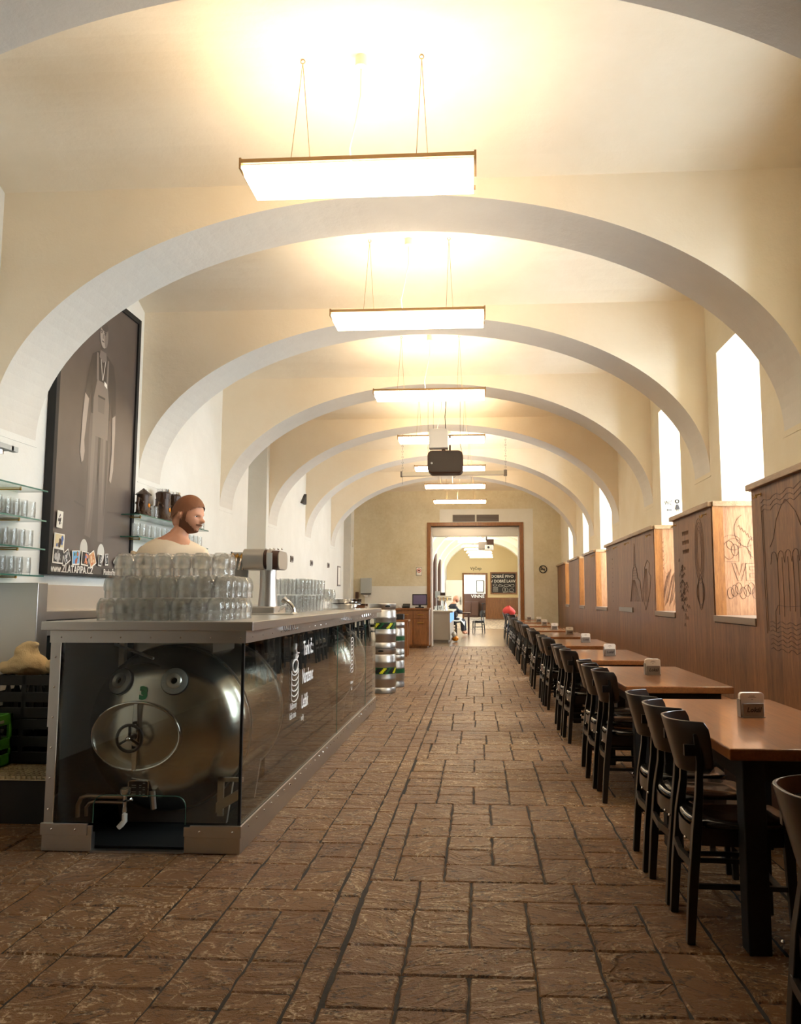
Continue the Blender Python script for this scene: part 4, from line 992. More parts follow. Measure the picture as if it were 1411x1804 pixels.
for k in range(4):
    x = -1.885 + .034 * k
    m = MB(); m.tube([(x, 6.10, 1.57 - .006 * k), (x, 6.06, 1.57 - .006 * k)], .011, 8); m.ball((x, 6.055, 1.575 - .006 * k), .015, 8); m.tube([(x - .01, 6.05, 1.56), (x + .012, 6.05, 1.585)], .008, 6); tp = obj('tap', m, M['brass'], t, True)
    m = MB(); m.tube([(x, 6.05, 1.55), (x - .004, 6.03, 1.51), (x - .012, 6.02, 1.46)], [.008, .008, .006], 8); obj('spout', m, M['chrome'], tp, True)
# faucet
t = thing('sink_faucet', 'chrome arched sink faucet on the counter right of the tap tower', 'faucet', (-1.40, 5.75, 1.13))
m = MB(); m.lathe([(.03, 1.13), (.022, 1.145), (.017, 1.15)], (-1.33, 5.75, 0), 'z', 16); m.tube([(-1.33, 5.75, 1.14), (-1.335, 5.75, 1.17), (-1.36, 5.75, 1.205), (-1.385, 5.75, 1.225)], .017, 12); obj('body', m, M['chrome'], t, True)
m = MB(); m.tube([(-1.385, 5.75, 1.22), (-1.41, 5.75, 1.24)], [.02, .026], 12); obj('lever', m, M['steel'], t, True)
m = MB(); m.tube([(-1.36, 5.76, 1.19), (-1.38, 5.8, 1.2), (-1.42, 5.86, 1.195), (-1.46, 5.9, 1.165)], .010, 8); m.tube([(-1.38, 5.76, 1.19), (-1.42, 5.77, 1.19), (-1.45, 5.78, 1.15)], .009, 8); obj('spout', m, M['chrome'], t, True)
t = thing('steel_tray', 'flat steel drip tray lying by the faucet on the counter', 'tray', (-1.38, 5.6, 1.13))
m = MB(); m.box(-1.62, -1.30, 5.62, 5.82, 1.1305, 1.137); obj('tray', m, M['steel'], t, bevel=.002)

# clear glasses farther along
tg_ = tumbler('drinking_glass', [(.033, 0), (.040, .14), (.0375, .14), (.030, .012), (1e-4, .010)], 16)
k = 0
for j in range(7):
    for i in range(3):
        x, y = -1.80 + i * .14, 6.75 + j * .15
        for l in range(2):
            o = tg_ if k == 0 else dup(tg_, (0, 0, 0)); o.location = (x + .01 * l, y, 1.1305 + .142 * l); k += 1
            if j == 0: lab = 'tall clear glass in the nearest row past the faucet, %s layer, %s' % (['lower', 'upper'][l], ['left', 'middle', 'right'][i])
            else: lab = 'tall clear glass past the faucet, %s layer, %s row from the front, %s' % (['lower', 'upper'][l], ORD[j], ['left', 'middle', 'right'][i])
            tag(o, lab, 'glass', 'tall clear glasses past the faucet')
wn = tumbler('wine_glass', [(.032, 0), (.032, .003), (.005, .008), (.004, .08), (.02, .09), (.034, .12), (.036, .15), (.028, .20), (.026, .20), (.033, .15), (.03, .12), (1e-4, .092)], 16)
for k in range(5):
    o = wn if k == 0 else dup(wn, (0, 0, 0)); o.location = (-1.50 + .05 * (k % 2), 7.55 + .12 * k, 1.1305); tag(o, 'stemmed clear glass at the right end of the glass block, %s from the front' % ORD[k], 'wine glass', 'stemmed glasses on the counter')
def ring_pan(name, x, y, z, r, h, lab, grp=None):
    m = MB(); m.lathe([(r * .96, 0), (r, .01), (r, h - .01), (r * 1.02, h), (r * .97, h), (r * .95, .012), (1e-4, .01)], (0, 0, 0), 'z', 36); o = obj(name, m, M['chrome'], None, True); o.location = (x, y, z); tag(o, lab, 'pan', grp); return o
ring_pan('steel_pan', -1.40, 8.55, 1.1305, .19, .055, 'wide shiny round steel pan, lower one of the pair at the counter\'s far end')
ring_pan('steel_pan', -1.42, 8.55, 1.186, .17, .05, 'shiny round steel pan stacked on top of the wider one')
ring_pan('ash_bowl', -1.35, 9.05, 1.1305, .10, .05, 'small dull steel bowl, nearer of two at the far end of the counter')
ring_pan('ash_bowl', -1.62, 9.1, 1.1305, .10, .045, 'small dull steel bowl, farther left of two at the far end of the counter')

# ------------------------------------------------------------------ kegs
def make_keg(r=.19, h=.585, lab='', banded=True):
    t = thing('beer_keg', lab, 'keg', (0, 0, 0), group=None, world=False)
    prof = [(r * .90, 0), (r * .96, .005), (r * .965, .06), (r * .90, .075), (r * .95, .10), (r * .97, .17), (r * 1.0, .185), (r * .97, .2), (r * .97, h * .5), (r * .97, h - .2), (r * 1.0, h - .185), (r * .97, h - .17), (r * .95, h - .10), (r * .88, h - .075), (r * .5, h - .05), (.03, h - .05), (1e-4, h - .05)]
    m = MB(); m.lathe(prof, (0, 0, 0), 'z', 36); obj('body', m, M['kegsteel'], t, True, sharp=50)
    m = MB(); m.lathe([(r * .90, h - .078), (r * .965, h - .06), (r * .965, h - .005), (r * .93, h), (r * .92, h - .005), (r * .92, h - .05)], (0, 0, 0), 'z', 36, cap=False); obj('top_rim', m, M['kegsteel'], t, True, sharp=50)
    m = MB(); m.prism([(r * .2 * cos(a) , -r * .97, h - .035 + .012 * sin(a)) for a in [2 * pi * i / 14 for i in range(14)]], (0, .03, 0)); obj('hand_hole', m, M['inner'], t)
    if banded:
        m = MB(); R = r * .972; n = 72; z0, z1 = h * .5 - .035, h * .5 + .035
        for k in range(n):
            a0, a1 = 2 * pi * k / n, 2 * pi * (k + 1) / n
            for q in range(4):
                za, zb = z0 + (z1 - z0) * q / 4, z0 + (z1 - z0) * (q + 1) / 4
                ph = (k - q * 1.0) % 12; mi = 0 if ph < 5 else (1 if ph < 8 else 0 if ph < 10 else 2)
                m.quad((R * cos(a0), R * sin(a0), za), (R * cos(a1), R * sin(a1), za), (R * cos(a1), R * sin(a1), zb), (R * cos(a0), R * sin(a0), zb), [1, 0, 0][mi] if mi == 0 else [1, 0, 2][mi])
        m.lathe([(R + .0005, z0 - .008), (R + .0005, z0)], (0, 0, 0), 'z', 36, 2, cap=False); m.lathe([(R + .0005, z1), (R + .0005, z1 + .008)], (0, 0, 0), 'z', 36, 2, cap=False)
        obj('sleeve', m, [M['yellow'], M['matte'], M['kgreen']], t)
    return t
k1 = make_keg(lab='steel beer keg with yellow striped band, lower of the pair at the counter end'); k1.location = (-1.29, 10.8, 0)
k2 = dup(k1, (-1.29, 10.8, .587), .5, 'steel beer keg with yellow striped band, upper of the pair at the counter end')
k3 = make_keg(.15, .45, 'smaller steel keg with green band on the floor behind the striped kegs', False); k3.location = (-1.20, 11.5, 0)
m = MB(); m.lathe([(.1475, .18), (.1475, .26)], (0, 0, 0), 'z', 30, cap=False); obj('sleeve', m, M['kgreen'], k3)
k4 = dup(k3, (-1.20, 11.5, .452), 0, 'smaller steel keg stacked on top of the green-banded one behind the striped kegs')

# ------------------------------------------------------------------ back bar on the left wall
XW = XL + .002
t = thing('serving_platform', 'raised dark platform with metal grating behind the bar counter', 'platform', (-2.7, 7, 0))
m = MB(); m.box(XW, -2.20, 4.46, 10.8, 0, .235); obj('riser', m, M['matte'], t)
m = MB(); 
m.box(XW, -2.20, 4.45, 10.8, .236, .240)
x = -3.2
rows = 0
while x < -2.22:
    m.box(x, x + .006, 4.46, 6.2, .240, .256); x += .03
y = 4.47
while y < 6.2:
    m.box(XW + .02, -2.21, y, y + .004, .246, .257); y += .045
obj('grating', m, [simple('beige_grating', (196, 178, 144), 0.4, 0.4)], t)
t = thing('steel_cabinet', 'plain upright steel end panel at the left edge behind the crates', 'cabinet', (-3.0, 4.4, .26))
m = MB(); m.box(XW, -2.81, 4.98, 5.10, .26, 1.345); obj('body', m, M['steelv'], t, bevel=.004)
t = thing('back_bar_unit', 'long steel back bar unit with glass-door coolers along the left wall', 'cooler', (-3.0, 7, .26))
m = MB(); m.box(XW, -3.16, 5.11, 10.6, .26, 1.345); obj('backsplash', m, M['steel'], t)
m = MB(); m.box(-3.16, -2.85, 5.11, 10.6, .26, .34); m.box(-3.16, -2.85, 5.11, 10.6, 1.10, 1.16); obj('worktop', m, M['steel'], t, bevel=.004)
m = MB(); m.box(-3.15, -2.9, 5.12, 10.59, .34, 1.10); obj('interior', m, M['inner'], t)
for k in range(7):
    y0 = 5.14 + k * .78
    d = MB()
    for q in ((y0, y0 + .05, .36, 1.08), (y0 + .70, y0 + .75, .36, 1.08), (y0 + .05, y0 + .70, .36, .42), (y0 + .05, y0 + .70, 1.0, 1.08)): d.box(-2.885, -2.85, q[0], q[1], q[2], q[3])
    d = obj('door', d, M['steelv'], t, bevel=.003)
    h = MB(); h.box(-2.87, -2.865, y0 + .05, y0 + .70, .42, 1.0); obj('pane', h, M['bar_glass'], d)
    h = MB(); h.tube([(-2.83, y0 + .68, .5), (-2.83, y0 + .68, .95)], .008, 8); obj('handle', h, M['chrome'], d)
# drink crates
def make_crate(w=.40, d=.30, h=.26, mat='matte'):
    t = thing('drink_crate', 'x', 'crate', (0, 0, 0), group=None, world=False)
    m = MB(); th = .012; hw, hd = w / 2, d / 2
    for (z0, z1) in ((0, .07), (.10, .16), (h - .06, h)):
        m.box(-hw, hw, -hd, -hd + th, z0, z1); m.box(-hw, hw, hd - th, hd, z0, z1); m.box(-hw, -hw + th, -hd, hd, z0, z1); m.box(hw - th, hw, -hd, hd, z0, z1)
    for x in (-hw, hw - th):
        for y in (-hd, hd - .03): m.box(x, x + th, y, y + .03, 0, h)
    for y in (-hd, hd - th):
        for x in (-hw, -.03, hw - .03): m.box(x, x + .03, y, y + th, 0, h)
    m.box(-hw, hw, -hd, hd, 0, .012); obj('shell', m, M[mat], t, bevel=.003)
    m = MB()
    for a in range(4):
        for b in range(3): m.lathe([(.026, .015), (.026, .13), (.012, .19), (.012, .235), (1e-4, .236)], (-hw + .055 + a * (w - .11) / 3, -hd + .055 + b * (d - .11) / 2, 0), 'z', 8)
    m.f = m.f; obj('bottles', m, M['inner'], t, True)
    for s in (-1, 1):
        m = MB(); m.box(s * hw - .004, s * hw + .006, -.05, .05, h - .045, h - .03); obj('grip', m, M['grey'], t)
    return t
c0 = make_crate()
cl = [(-2.74, 4.93, .26, 'black bottle crate on the platform, lower one of the front stack'), (-2.74, 4.93, .521, 'black bottle crate, upper one of the front stack under the towel'),
      (-2.60, 5.34, .26, 'black bottle crate, lower one of the rear stack behind the counter post'), (-2.60, 5.34, .521, 'black bottle crate, upper one of the rear stack, with foil on it')]
for i, (x, y, z, lab) in enumerate(cl):
    o = c0 if i == 0 else dup(c0, (0, 0, 0)); o.location = (x, y, z); o.rotation_euler = (0, 0, .05 * (i % 3) - .04); o['label'] = lab; o['group'] = 'black bottle crates on the platform'
gc = make_crate(.40, .30, .30, 'green'); gc.location = (-3.0, 4.61, .26); tag(gc, 'green plastic bottle crate at the left edge on the platform', 'crate')
# towel: a crumpled cloth mound
def towel(name, balls, loc, lab):
    m = MB()
    for c, r, sc in balls: m.ball(c, r, 12, sc)
    me = mesh_data(name, m, M['towel']); o = bpy.data.objects.new(name, me); COL.objects.link(o)
    rm = o.modifiers.new('r', 'REMESH'); rm.mode = 'VOXEL'; rm.voxel_size = .009; rm.use_smooth_shade = True
    sm = o.modifiers.new('s', 'SMOOTH'); sm.iterations = 6
    tx = bpy.data.textures.new('folds', 'CLOUDS'); tx.noise_scale = .09; tx.noise_depth = 2
    d = o.modifiers.new('d', 'DISPLACE'); d.texture = tx; d.strength = .035; d.mid_level = .5; d.texture_coords = 'LOCAL'
    nm = bpy.data.meshes.new_from_object(o.evaluated_get(bpy.context.evaluated_depsgraph_get())); bpy.data.objects.remove(o)
    for p in nm.polygons: p.use_smooth = True
    r = bpy.data.objects.new(name, nm); COL.objects.link(r); r.location = loc; tag(r, lab, 'towel'); return r
towel('towel', [((0, 0, .05), .10, (1.25, .9, .75)), ((-.01, 0, .12), .075, (1.0, .8, .9)), ((.02, -.01, .17), .04, (1.4, .8, .7)), ((-.10, 0, .03), .07, (1.2, .9, .6)), ((.10, .02, .02), .05, (1, 1, .6))], (-2.82, 4.92, .785), 'crumpled beige terry towel mound lying on the black crates')
towel('towel', [((0, 0, .04), .055, (1.3, .9, .8)), ((.03, 0, .06), .04, (1.2, .8, .7)), ((-.06, 0, .02), .045, (1.3, .8, .6))], (-2.66, 4.94, .785), 'small bunched beige cloth right of the larger towel on the crates')
t = thing('spray_bottle', 'small blue plastic spray head beside the towel on the crates', 'bottle', (-2.64, 5.05, .785))
m = MB(); m.lathe([(.02, .785), (.02, .84), (.008, .855)], (-2.64, 5.04, 0), 'z', 10); obj('body', m, M['blue'], t, True)
m = MB(); m.box(-2.67, -2.61, 5.03, 5.05, .855, .875); obj('trigger', m, M['blue'], t, bevel=.004)
m = MB(); random.seed(5); vs = [(x * .045, y * .06, random.uniform(0, .018)) for x in range(5) for y in range(4)]; m.add(vs, [(x * 4 + y, x * 4 + y + 1, x * 4 + y + 5, x * 4 + y + 4) for x in range(4) for y in range(3)]); o = obj('foil_sheet', m, M['chrome'], None, True); o.location = (-2.68, 5.24, .785); tag(o, 'crumpled silvery foil on the rear black crate', 'foil')

# glass shelves and mugs
def shelf(name, x1, y0, y1, z, lab, grp):
    t = thing(name, lab, 'shelf', (XL + .1, (y0 + y1) / 2, z), group=grp)
    m = MB(); m.box(XW, x1, y0, y1, z - .010, z); obj('pane', m, M['shelf_glass'], t)
    m = MB(); m.box(x1, x1 + .002, y0, y1, z - .010, z); m.box(XW, x1, y1, y1 + .002, z - .010, z); m.box(XW, x1, y0 - .002, y0, z - .010, z); obj('edge', m, M['shelf_edge'], t)
    for y in (y0 + .18, y1 - .22):
        m = MB(); m.tube([(XW, y, z - .016), (x1 - .07, y, z - .016)], .005, 6); m.ball((x1 - .07, y, z - .016), .009, 6); obj('bracket', m, M['brass'], t, True)
# handled mugs
def make_handled(r=.038, h=.12):
    m = MB(); n = 16
    m.lathe([(r * .92, 0), (r * .98, .01), (r, h * .5), (r * .96, h), (r * .90, h), (r * .92, h * .5), (r * .88, .014), (1e-4, .012)], (0, 0, 0), 'z', n); b = obj('glass_mug', m, M['clear'], None, True)
    m = MB(); m.tube([(0, r * .95, h * .82), (0, r + .022, h * .78), (0, r + .034, h * .5), (0, r + .022, h * .25), (0, r * .98, h * .18)], .006, 8); hd = obj('handle', m, M['clear'], b, True)
    return b
hm = None
SHN = ['top', 'second', 'third', 'lowest']
for s, z in enumerate((1.999, 1.789, 1.590, 1.404)):
    shelf('glass_shelf', -3.03, 3.9, 5.43, z, 'greenish glass shelf left of the tall poster, ' + ['topmost, empty', 'second from the top, with mugs', 'third from the top, with mugs', 'lowest, with mugs'][s], 'glass shelves left of the poster')
    if s == 0: continue
    for j in range(12):
        for i in range(2):
            y = 5.33 - .098 * j - .012 * s
            if y < 4.5: continue
            if hm is None: hm = make_handled(); o = hm
            else: o = dup(hm, (0, 0, 0))
            o.location = (-3.09 - .092 * i, y, z + .0005)
            o['category'] = 'mug'; o['group'] = 'glass mugs on the shelves left of the poster'
            if j == 0 and i == 0: o['label'] = 'handled glass mug at the right-hand end of the %s shelf, beside the poster' % SHN[s]
            elif i == 0: o['label'] = 'handled glass mug, %s shelf left of the poster, front row, %s from the right' % (SHN[s], ORD[j])
            else: o['label'] = 'handled glass mug in the back row on the %s shelf left of the poster' % SHN[s]
shelf('wall_shelf', -3.03, 6.97, 8.82, 2.0, 'upper greenish glass shelf behind the man, with dark steins', 'glass shelves behind the man')
shelf('wall_shelf', -3.03, 6.97, 8.82, 1.80, 'lower greenish glass shelf behind the man, with clear mugs', 'glass shelves behind the man')
for k in range(14):
    o = dup(hm, (-3.09, 7.05 + .125 * k, 1.8005), 0, 'clear glass mug on the lower shelf behind the man, ' + ('left end beyond the poster' if k < 3 else 'right end past his shoulder' if k > 9 else 'middle part behind his head'), 'clear mugs on the lower shelf behind the man')
for k in range(4):
    o = dup(hm, (-3.09, 8.45 + .095 * k, 2.0005), 0, 'clear glass mug at the right end of the upper shelf behind the man', 'clear mugs on the upper shelf behind the man'); o.scale = (1, 1, .75)
o = dup(hm, (-3.10, 7.46, 2.0005), 0, 'round clear glass mug between the two nearest dark steins on the upper shelf', 'clear mugs on the upper shelf behind the man')
def make_stein(h=.27, r=.062, lid='roof'):
    t = thing('beer_stein', 'x', 'beer stein', (0, 0, 0), world=False)
    m = MB(); m.lathe([(r * 1.2, 0), (r * 1.25, .015), (r * 1.05, .04), (r, h * .35), (r * .96, h * .7), (r * 1.0, h * .76), (1e-4, h * .76)], (0, 0, 0), 'z', 20); 
    for k in range(10): a = 2 * pi * k / 10; m.ball((r * 1.02 * cos(a), r * 1.02 * sin(a), .03 + .05 * (k % 3)), .014, 5)
    obj('body', m, M['stein'], t, True)
    m = MB(); m.lathe([(r * 1.25, h * .76), (r * 1.05, h * .80), (r * .5, h * .9), (1e-4, h)] if lid == 'roof' else [(r * .9, h * .76), (r * 1.0, h * .95), (r * .8, h), (1e-4, h)], (0, 0, 0), 'z', 10 if lid == 'roof' else 16); obj('lid', m, M['stein'], t)
    m = MB(); m.tube([(0, -r * .9, h * .58), (0, -r * 1.8, h * .60), (0, -r * 2.0, h * .38), (0, -r * 1.7, h * .14), (0, -r * .9, h * .10)], .014, 8); obj('handle', m, M['stein'], t, True)
    m = MB(); m.ball((r * .98, -.01, h * .38), .017, 8, (.6, 1, 1.2)); obj('badge', m, M['orange'], t, True)
    return t
s0 = make_stein(); s0.location = (-3.12, 7.25, 2.001); tag(s0, 'dark figured stein with amber badge and pointed lid, left end of the upper shelf', 'beer stein')
for k, (y, sc, lab) in enumerate(((7.72, 1.12, 'tall dark stein with silver-edged lid just left of the man\'s head'), (8.0, 1.15, 'dark beer stein behind the man\'s hair'), (8.28, 1.1, 'dark beer stein with silver-edged lid just right of the man\'s face'))):
    st = make_stein(.26, .075, 'flat'); st.location = (-3.12, y, 2.001); st.scale = (1, 1, sc); tag(st, lab, 'beer stein')
    m = MB()
    for a in range(8): m.box(.045 * cos(a * .785) - .012, .045 * cos(a * .785) + .012, .06 * sin(a * .785) - .012, .06 * sin(a * .785) + .012, .262, .285)
    obj('crown', m, M['chrome'], st)
t = thing('pull_handle', 'white cross-shaped wall bracket beside the first stein', 'bracket', (XL, 7.5, 2.2))
m = MB(); m.box(XW, XW + .03, 7.55, 7.58, 2.05, 2.30); m.box(XW, XW + .02, 7.4, 7.75, 2.17, 2.21); obj('bracket', m, M['white'], t)

# tall poster
def build_poster():
    t = thing('wall_poster', 'tall dark framed poster of a standing man in overalls', 'poster', (XL, 6.47, 1.42))
    Y0, Y1, Z0, Z1 = 5.755, 7.21, 1.425, 3.87; D = XL + .055
    m = MB()
    for q in ((Y0, Y0 + .05, Z0, Z1), (Y1 - .05, Y1, Z0, Z1), (Y0 + .05, Y1 - .05, Z1 - .05, Z1), (Y0 + .05, Y1 - .05, Z0, Z0 + .02)): m.box(XW, D + .012, q[0], q[1], q[2], q[3])
    obj('frame', m, M['matte'], t, bevel=.003)
    cols = [(108, 98, 92), (62, 54, 50), (76, 67, 62), (104, 94, 88), (160, 148, 138), (118, 108, 101), (50, 44, 40), (206, 204, 196), (64, 56, 50), (232, 228, 220)]
    nt = NT('poster_backdrop'); v = nt.coords(); nn = nt.noise(v, .9, 4, .6); nt.link(nt.ramp(nn, [(.3, lin((76, 66, 60))), (.7, lin((98, 87, 82)))]), nt.b.inputs['Base Color']); nt.b.inputs['Roughness'].default_value = .35
    ms = [nt.m] + [simple('poster_tone_%s' % n_, c, .35) for n_, c in zip(('shadow', 'dim', 'mid', 'face', 'apron', 'deep', 'sock', 'band', 'ink'), cols[1:])]
    m = MB(); m.box(XW, D - .004, Y0 + .02, Y1 - .02, Z0 + .01, Z1 - .02, 0)
    lay = [0]
    def P(pts, mi):
        pts = [(6.5 + (y - 6.5) * .85, z if z < 2.6 else 2.6 + (z - 2.6) * .89) if 5.9 < y < 7.1 else (y, z) for y, z in pts]
        lay[0] += 1; x = D - .004 + .0006 * lay[0] ** .5; m.poly([(x, y, z) for y, z in pts], mi)
    def E(cy, cz, ry, rz, mi, n=18): P([(cy + ry * cos(2 * pi * k / n), cz + rz * sin(2 * pi * k / n)) for k in range(n)], mi)
    P([(Y0 + .05, Z0), (Y1 - .05, Z0), (Y1 - .05, 1.505), (Y0 + .05, 1.505)], 8)
    C = 6.50
    # trousers, feet
    P([(C - .20, 2.85), (C + .19, 2.85), (C + .22, 2.4), (C + .17, 1.95), (C + .16, 1.72), (C + .05, 1.72), (C + .03, 2.1), (C - .0, 2.45), (C - .06, 2.1), (C - .10, 1.74), (C - .22, 1.76), (C - .20, 2.2), (C - .22, 2.6)], 3)
    P([(C - .16, 2.75), (C - .08, 2.75), (C - .11, 2.0), (C - .17, 1.8)], 5); P([(C + .08, 2.7), (C + .13, 2.7), (C + .12, 2.1), (C + .10, 1.9)], 5)
    P([(C + .14, 2.8), (C + .19, 2.8), (C + .2, 2.3), (C + .15, 1.9)], 2); P([(C - .03, 2.7), (C + .03, 2.7), (C + .02, 2.3), (C, 2.2)], 1)
    E(C - .22, 1.64, .075, .085, 7); E(C + .13, 1.62, .075, .085, 7)
    # shirt and sleeves
    P([(C - .10, 3.42), (C - .22, 3.36), (C - .28, 3.2), (C - .33, 2.95), (C - .25, 2.90), (C - .20, 3.05), (C - .20, 2.8), (C + .2, 2.8), (C + .2, 3.05), (C + .25, 2.85), (C + .33, 2.9), (C + .30, 3.2), (C + .24, 3.36), (C + .10, 3.42)], 1)
    # apron bib of the overalls, straps, pocket
    P([(C - .16, 2.6), (C + .17, 2.6), (C + .17, 2.95), (C + .12, 3.14), (C - .10, 3.14), (C - .16, 2.95)], 5)
    P([(C - .11, 3.14), (C - .07, 3.14), (C - .10, 3.40), (C - .13, 3.40)], 5); P([(C + .09, 3.14), (C + .13, 3.14), (C + .13, 3.38), (C + .10, 3.38)], 5)
    P([(C - .07, 2.98), (C + .08, 2.98), (C + .07, 2.84), (C - .06, 2.84)], 3); P([(C - .07, 3.0), (C + .08, 3.0), (C + .08, 2.98), (C - .07, 2.98)], 6)
    P([(C + .05, 3.16), (C + .11, 3.14), (C + .11, 3.10), (C + .05, 3.12)], 9)
    P([(C - .06, 3.40), (C - .05, 3.40), (C + .015, 3.16), (C + .005, 3.16)], 7); P([(C + .06, 3.40), (C + .07, 3.40), (C + .02, 3.16), (C + .01, 3.16)], 7)
    # arms and hands
    P([(C - .33, 2.96), (C - .25, 2.92), (C - .28, 2.7), (C - .31, 2.52), (C - .37, 2.52), (C - .36, 2.75)], 4); P([(C - .37, 2.53), (C - .31, 2.53), (C - .29, 2.44), (C - .31, 2.36), (C - .34, 2.34), (C - .38, 2.42)], 4)
    P([(C + .25, 2.84), (C + .32, 2.88), (C + .33, 2.7), (C + .32, 2.5), (C + .27, 2.5), (C + .26, 2.7)], 4); P([(C + .27, 2.5), (C + .32, 2.5), (C + .32, 2.36), (C + .28, 2.24), (C + .24, 2.26), (C + .25, 2.38)], 4)
    # neck, head
    P([(C - .06, 3.44), (C + .06, 3.44), (C + .08, 3.37), (C, 3.33), (C - .08, 3.37)], 5)
    E(C, 3.60, .085, .125, 4); E(C + .045, 3.60, .042, .11, 5); E(C, 3.69, .08, .05, 2)
    for s in (-1, 1): E(C - .02 + .035 * s, 3.615, .014, .008, 6, 10); P([(C - .045 + .035 * s, 3.635), (C + .005 + .035 * s, 3.637), (C + .005 + .035 * s, 3.628), (C - .045 + .035 * s, 3.626)], 6)
    P([(C - .028, 3.61), (C - .012, 3.61), (C - .005, 3.565), (C - .035, 3.563)], 5); E(C - .02, 3.535, .026, .007, 6, 10)
    # floor line and wall scuffs in the picture
    P([(Y0 + .3, 2.02), (C - .25, 1.99), (C - .25, 1.975), (Y0 + .3, 2.005)], 2); P([(C + .22, 1.99), (Y1 - .1, 2.02), (Y1 - .1, 2.005), (C + .22, 1.975)], 2)
    obj('print', m, ms, t)
    w = place(text_mb('www.ZLATAPIPA.CZ', .088, .0003, font_w=.86, bold=.002), (D + .006, 6.13, 1.468), (0, 1, 0), (0, 0, 1)); merge(w, place(text_mb('Podpořte nás', .075, .0003, font_w=.8, bold=.001), (D + .006, 6.82, 1.465), (0, 1, 0), (0, 0, 1)))
    obj('lettering', w, ms[9], t)
build_poster()
def snap(y, z, w, h, rot, cols, lab):
    t = thing('photo_print', lab, 'photograph', (XL + .065, y, z), group='snapshots stuck along the bottom of the poster', world=False)
    R = Matrix.Rotation(rot, 3, 'X')
    def q(mb, a, b, c, d, x, mi): mb.poly([tuple(R @ Vector((x, yy, zz))) for yy, zz in ((a, c), (b, c), (b, d), (a, d))], mi)
    m = MB(); m.box(-.002, 0, -w / 2, w / 2, -h / 2, h / 2, 0, R.to_4x4()); q(m, -w * .42, w * .42, -h * .40, h * .44, .0012, 1)
    random.seed(int(y * 1000))
    for k in range(9):
        cy, cz = random.uniform(-.3, .3) * w, random.uniform(-.3, .3) * h; r = random.uniform(.05, .14) * w
        m.poly([tuple(R @ Vector((.0016 + .0002 * k, cy + r * cos(a), cz + r * 1.3 * sin(a)))) for a in [2 * pi * i / 7 for i in range(7)]], 2 + k % 2)
    obj('print', m, [M['paper']] + [simple('photo_colour', c, .4) for c in cols], t)
snap(5.90, 1.845, .085, .13, -.05, [(236, 232, 224), (40, 38, 40), (90, 88, 88)], 'small white card with dark marks, upper left on the poster')
snap(5.905, 1.68, .15, .115, -.03, [(224, 210, 170), (70, 100, 160), (60, 40, 30)], 'colour snapshot of a pale room, above the black and white one on the poster')
snap(5.90, 1.565, .16, .115, -.04, [(30, 30, 32), (190, 190, 190), (120, 120, 120)], 'black and white snapshot at the lower left of the poster')
snap(6.03, 1.565, .09, .10, .5, [(60, 60, 62), (210, 210, 210), (150, 150, 150)], 'tilted grey snapshot overlapping the black and white one')
snap(6.17, 1.565, .12, .115, .06, [(110, 170, 220), (196, 96, 60), (90, 120, 50)], 'colour snapshot of people under blue sky at the poster bottom')
snap(6.32, 1.565, .12, .115, -.08, [(30, 24, 24), (230, 150, 110), (120, 140, 210)], 'dark colour snapshot with bright faces at the poster bottom')
snap(6.44, 1.565, .11, .12, .45, [(210, 160, 110), (200, 90, 50), (236, 200, 160)], 'tilted orange-toned snapshot at the poster bottom')
snap(6.58, 1.565, .055, .10, -.1, [(60, 60, 60), (220, 220, 220), (90, 90, 90)], 'narrow white-edged snapshot right of the orange-toned one')
snap(6.70, 1.575, .055, .10, .05, [(40, 40, 44), (230, 230, 230), (90, 90, 90)], 'narrow snapshot of a dark figure, second from the right on the poster')
snap(6.88, 1.56, .075, .075, .785, [(60, 60, 60), (230, 230, 230), (120, 120, 120)], 'diamond-turned snapshot nearest the stacked glasses')

# wall spot lamp, outlets, frame on the left wall, triangle loudspeaker
t = thing('wall_spot', 'small steel wall spotlight at the left edge above the glass shelves', 'wall lamp', (XL, 4.95, 2.13))
m = MB(); m.box(XW, -3.02, 4.75, 4.98, 2.20, 2.235); m.box(-3.06, -3.02, 4.95, 5.03, 2.20, 2.235); obj('arm', m, M['ltgrey'], t, bevel=.003)
m = MB(); m.lathe([(.035, 2.17), (.035, 2.20)], (-3.08, 4.90, 0), 'z', 16); obj('lamp_head', m, M['chrome'], t, True)
for y, z, lab in ((13.78, 1.92, 'nearest, just right of the tap tower'), (15.44, 1.92, 'middle one'), (17.2, 1.945, 'farthest')):
    t = thing('wall_socket', 'grey double socket plate on the left wall, ' + lab, 'socket', (XL, y, z), group='grey socket plates on the left wall')
    m = MB(); m.box(XW, XW + .015, y - .09, y + .09, z - .055, z + .055); obj('plate', m, M['grey'], t, bevel=.003)
    m = MB(); m.box(XW + .015, XW + .022, y - .07, y - .01, z - .03, z + .03); m.box(XW + .015, XW + .022, y + .01, y + .07, z - .03, z + .03); obj('switch', m, M['dkbrown'], t)
t = thing('notice_frame', 'narrow grey-framed notice on the left wall near the end', 'notice', (XL, 18.55, 1.76))
m = MB(); m.box(XW, XW + .012, 18.35, 18.75, 1.52, 1.98); obj('frame', m, M['grey'], t)
m = MB(); m.box(XW + .012, XW + .015, 18.4, 18.7, 1.55, 1.95); obj('sheet', m, M['paper'], t)
t = thing('wall_vent', 'small dark triangular holder high on the left wall', 'bracket', (XL, 14.9, 3.0))
m = MB(); m.prism([(XW, 14.4, 2.98), (XW, 14.7, 2.98), (XW, 14.7, 3.18)], (.05, 0, 0)); obj('holder', m, M['ink'], t)

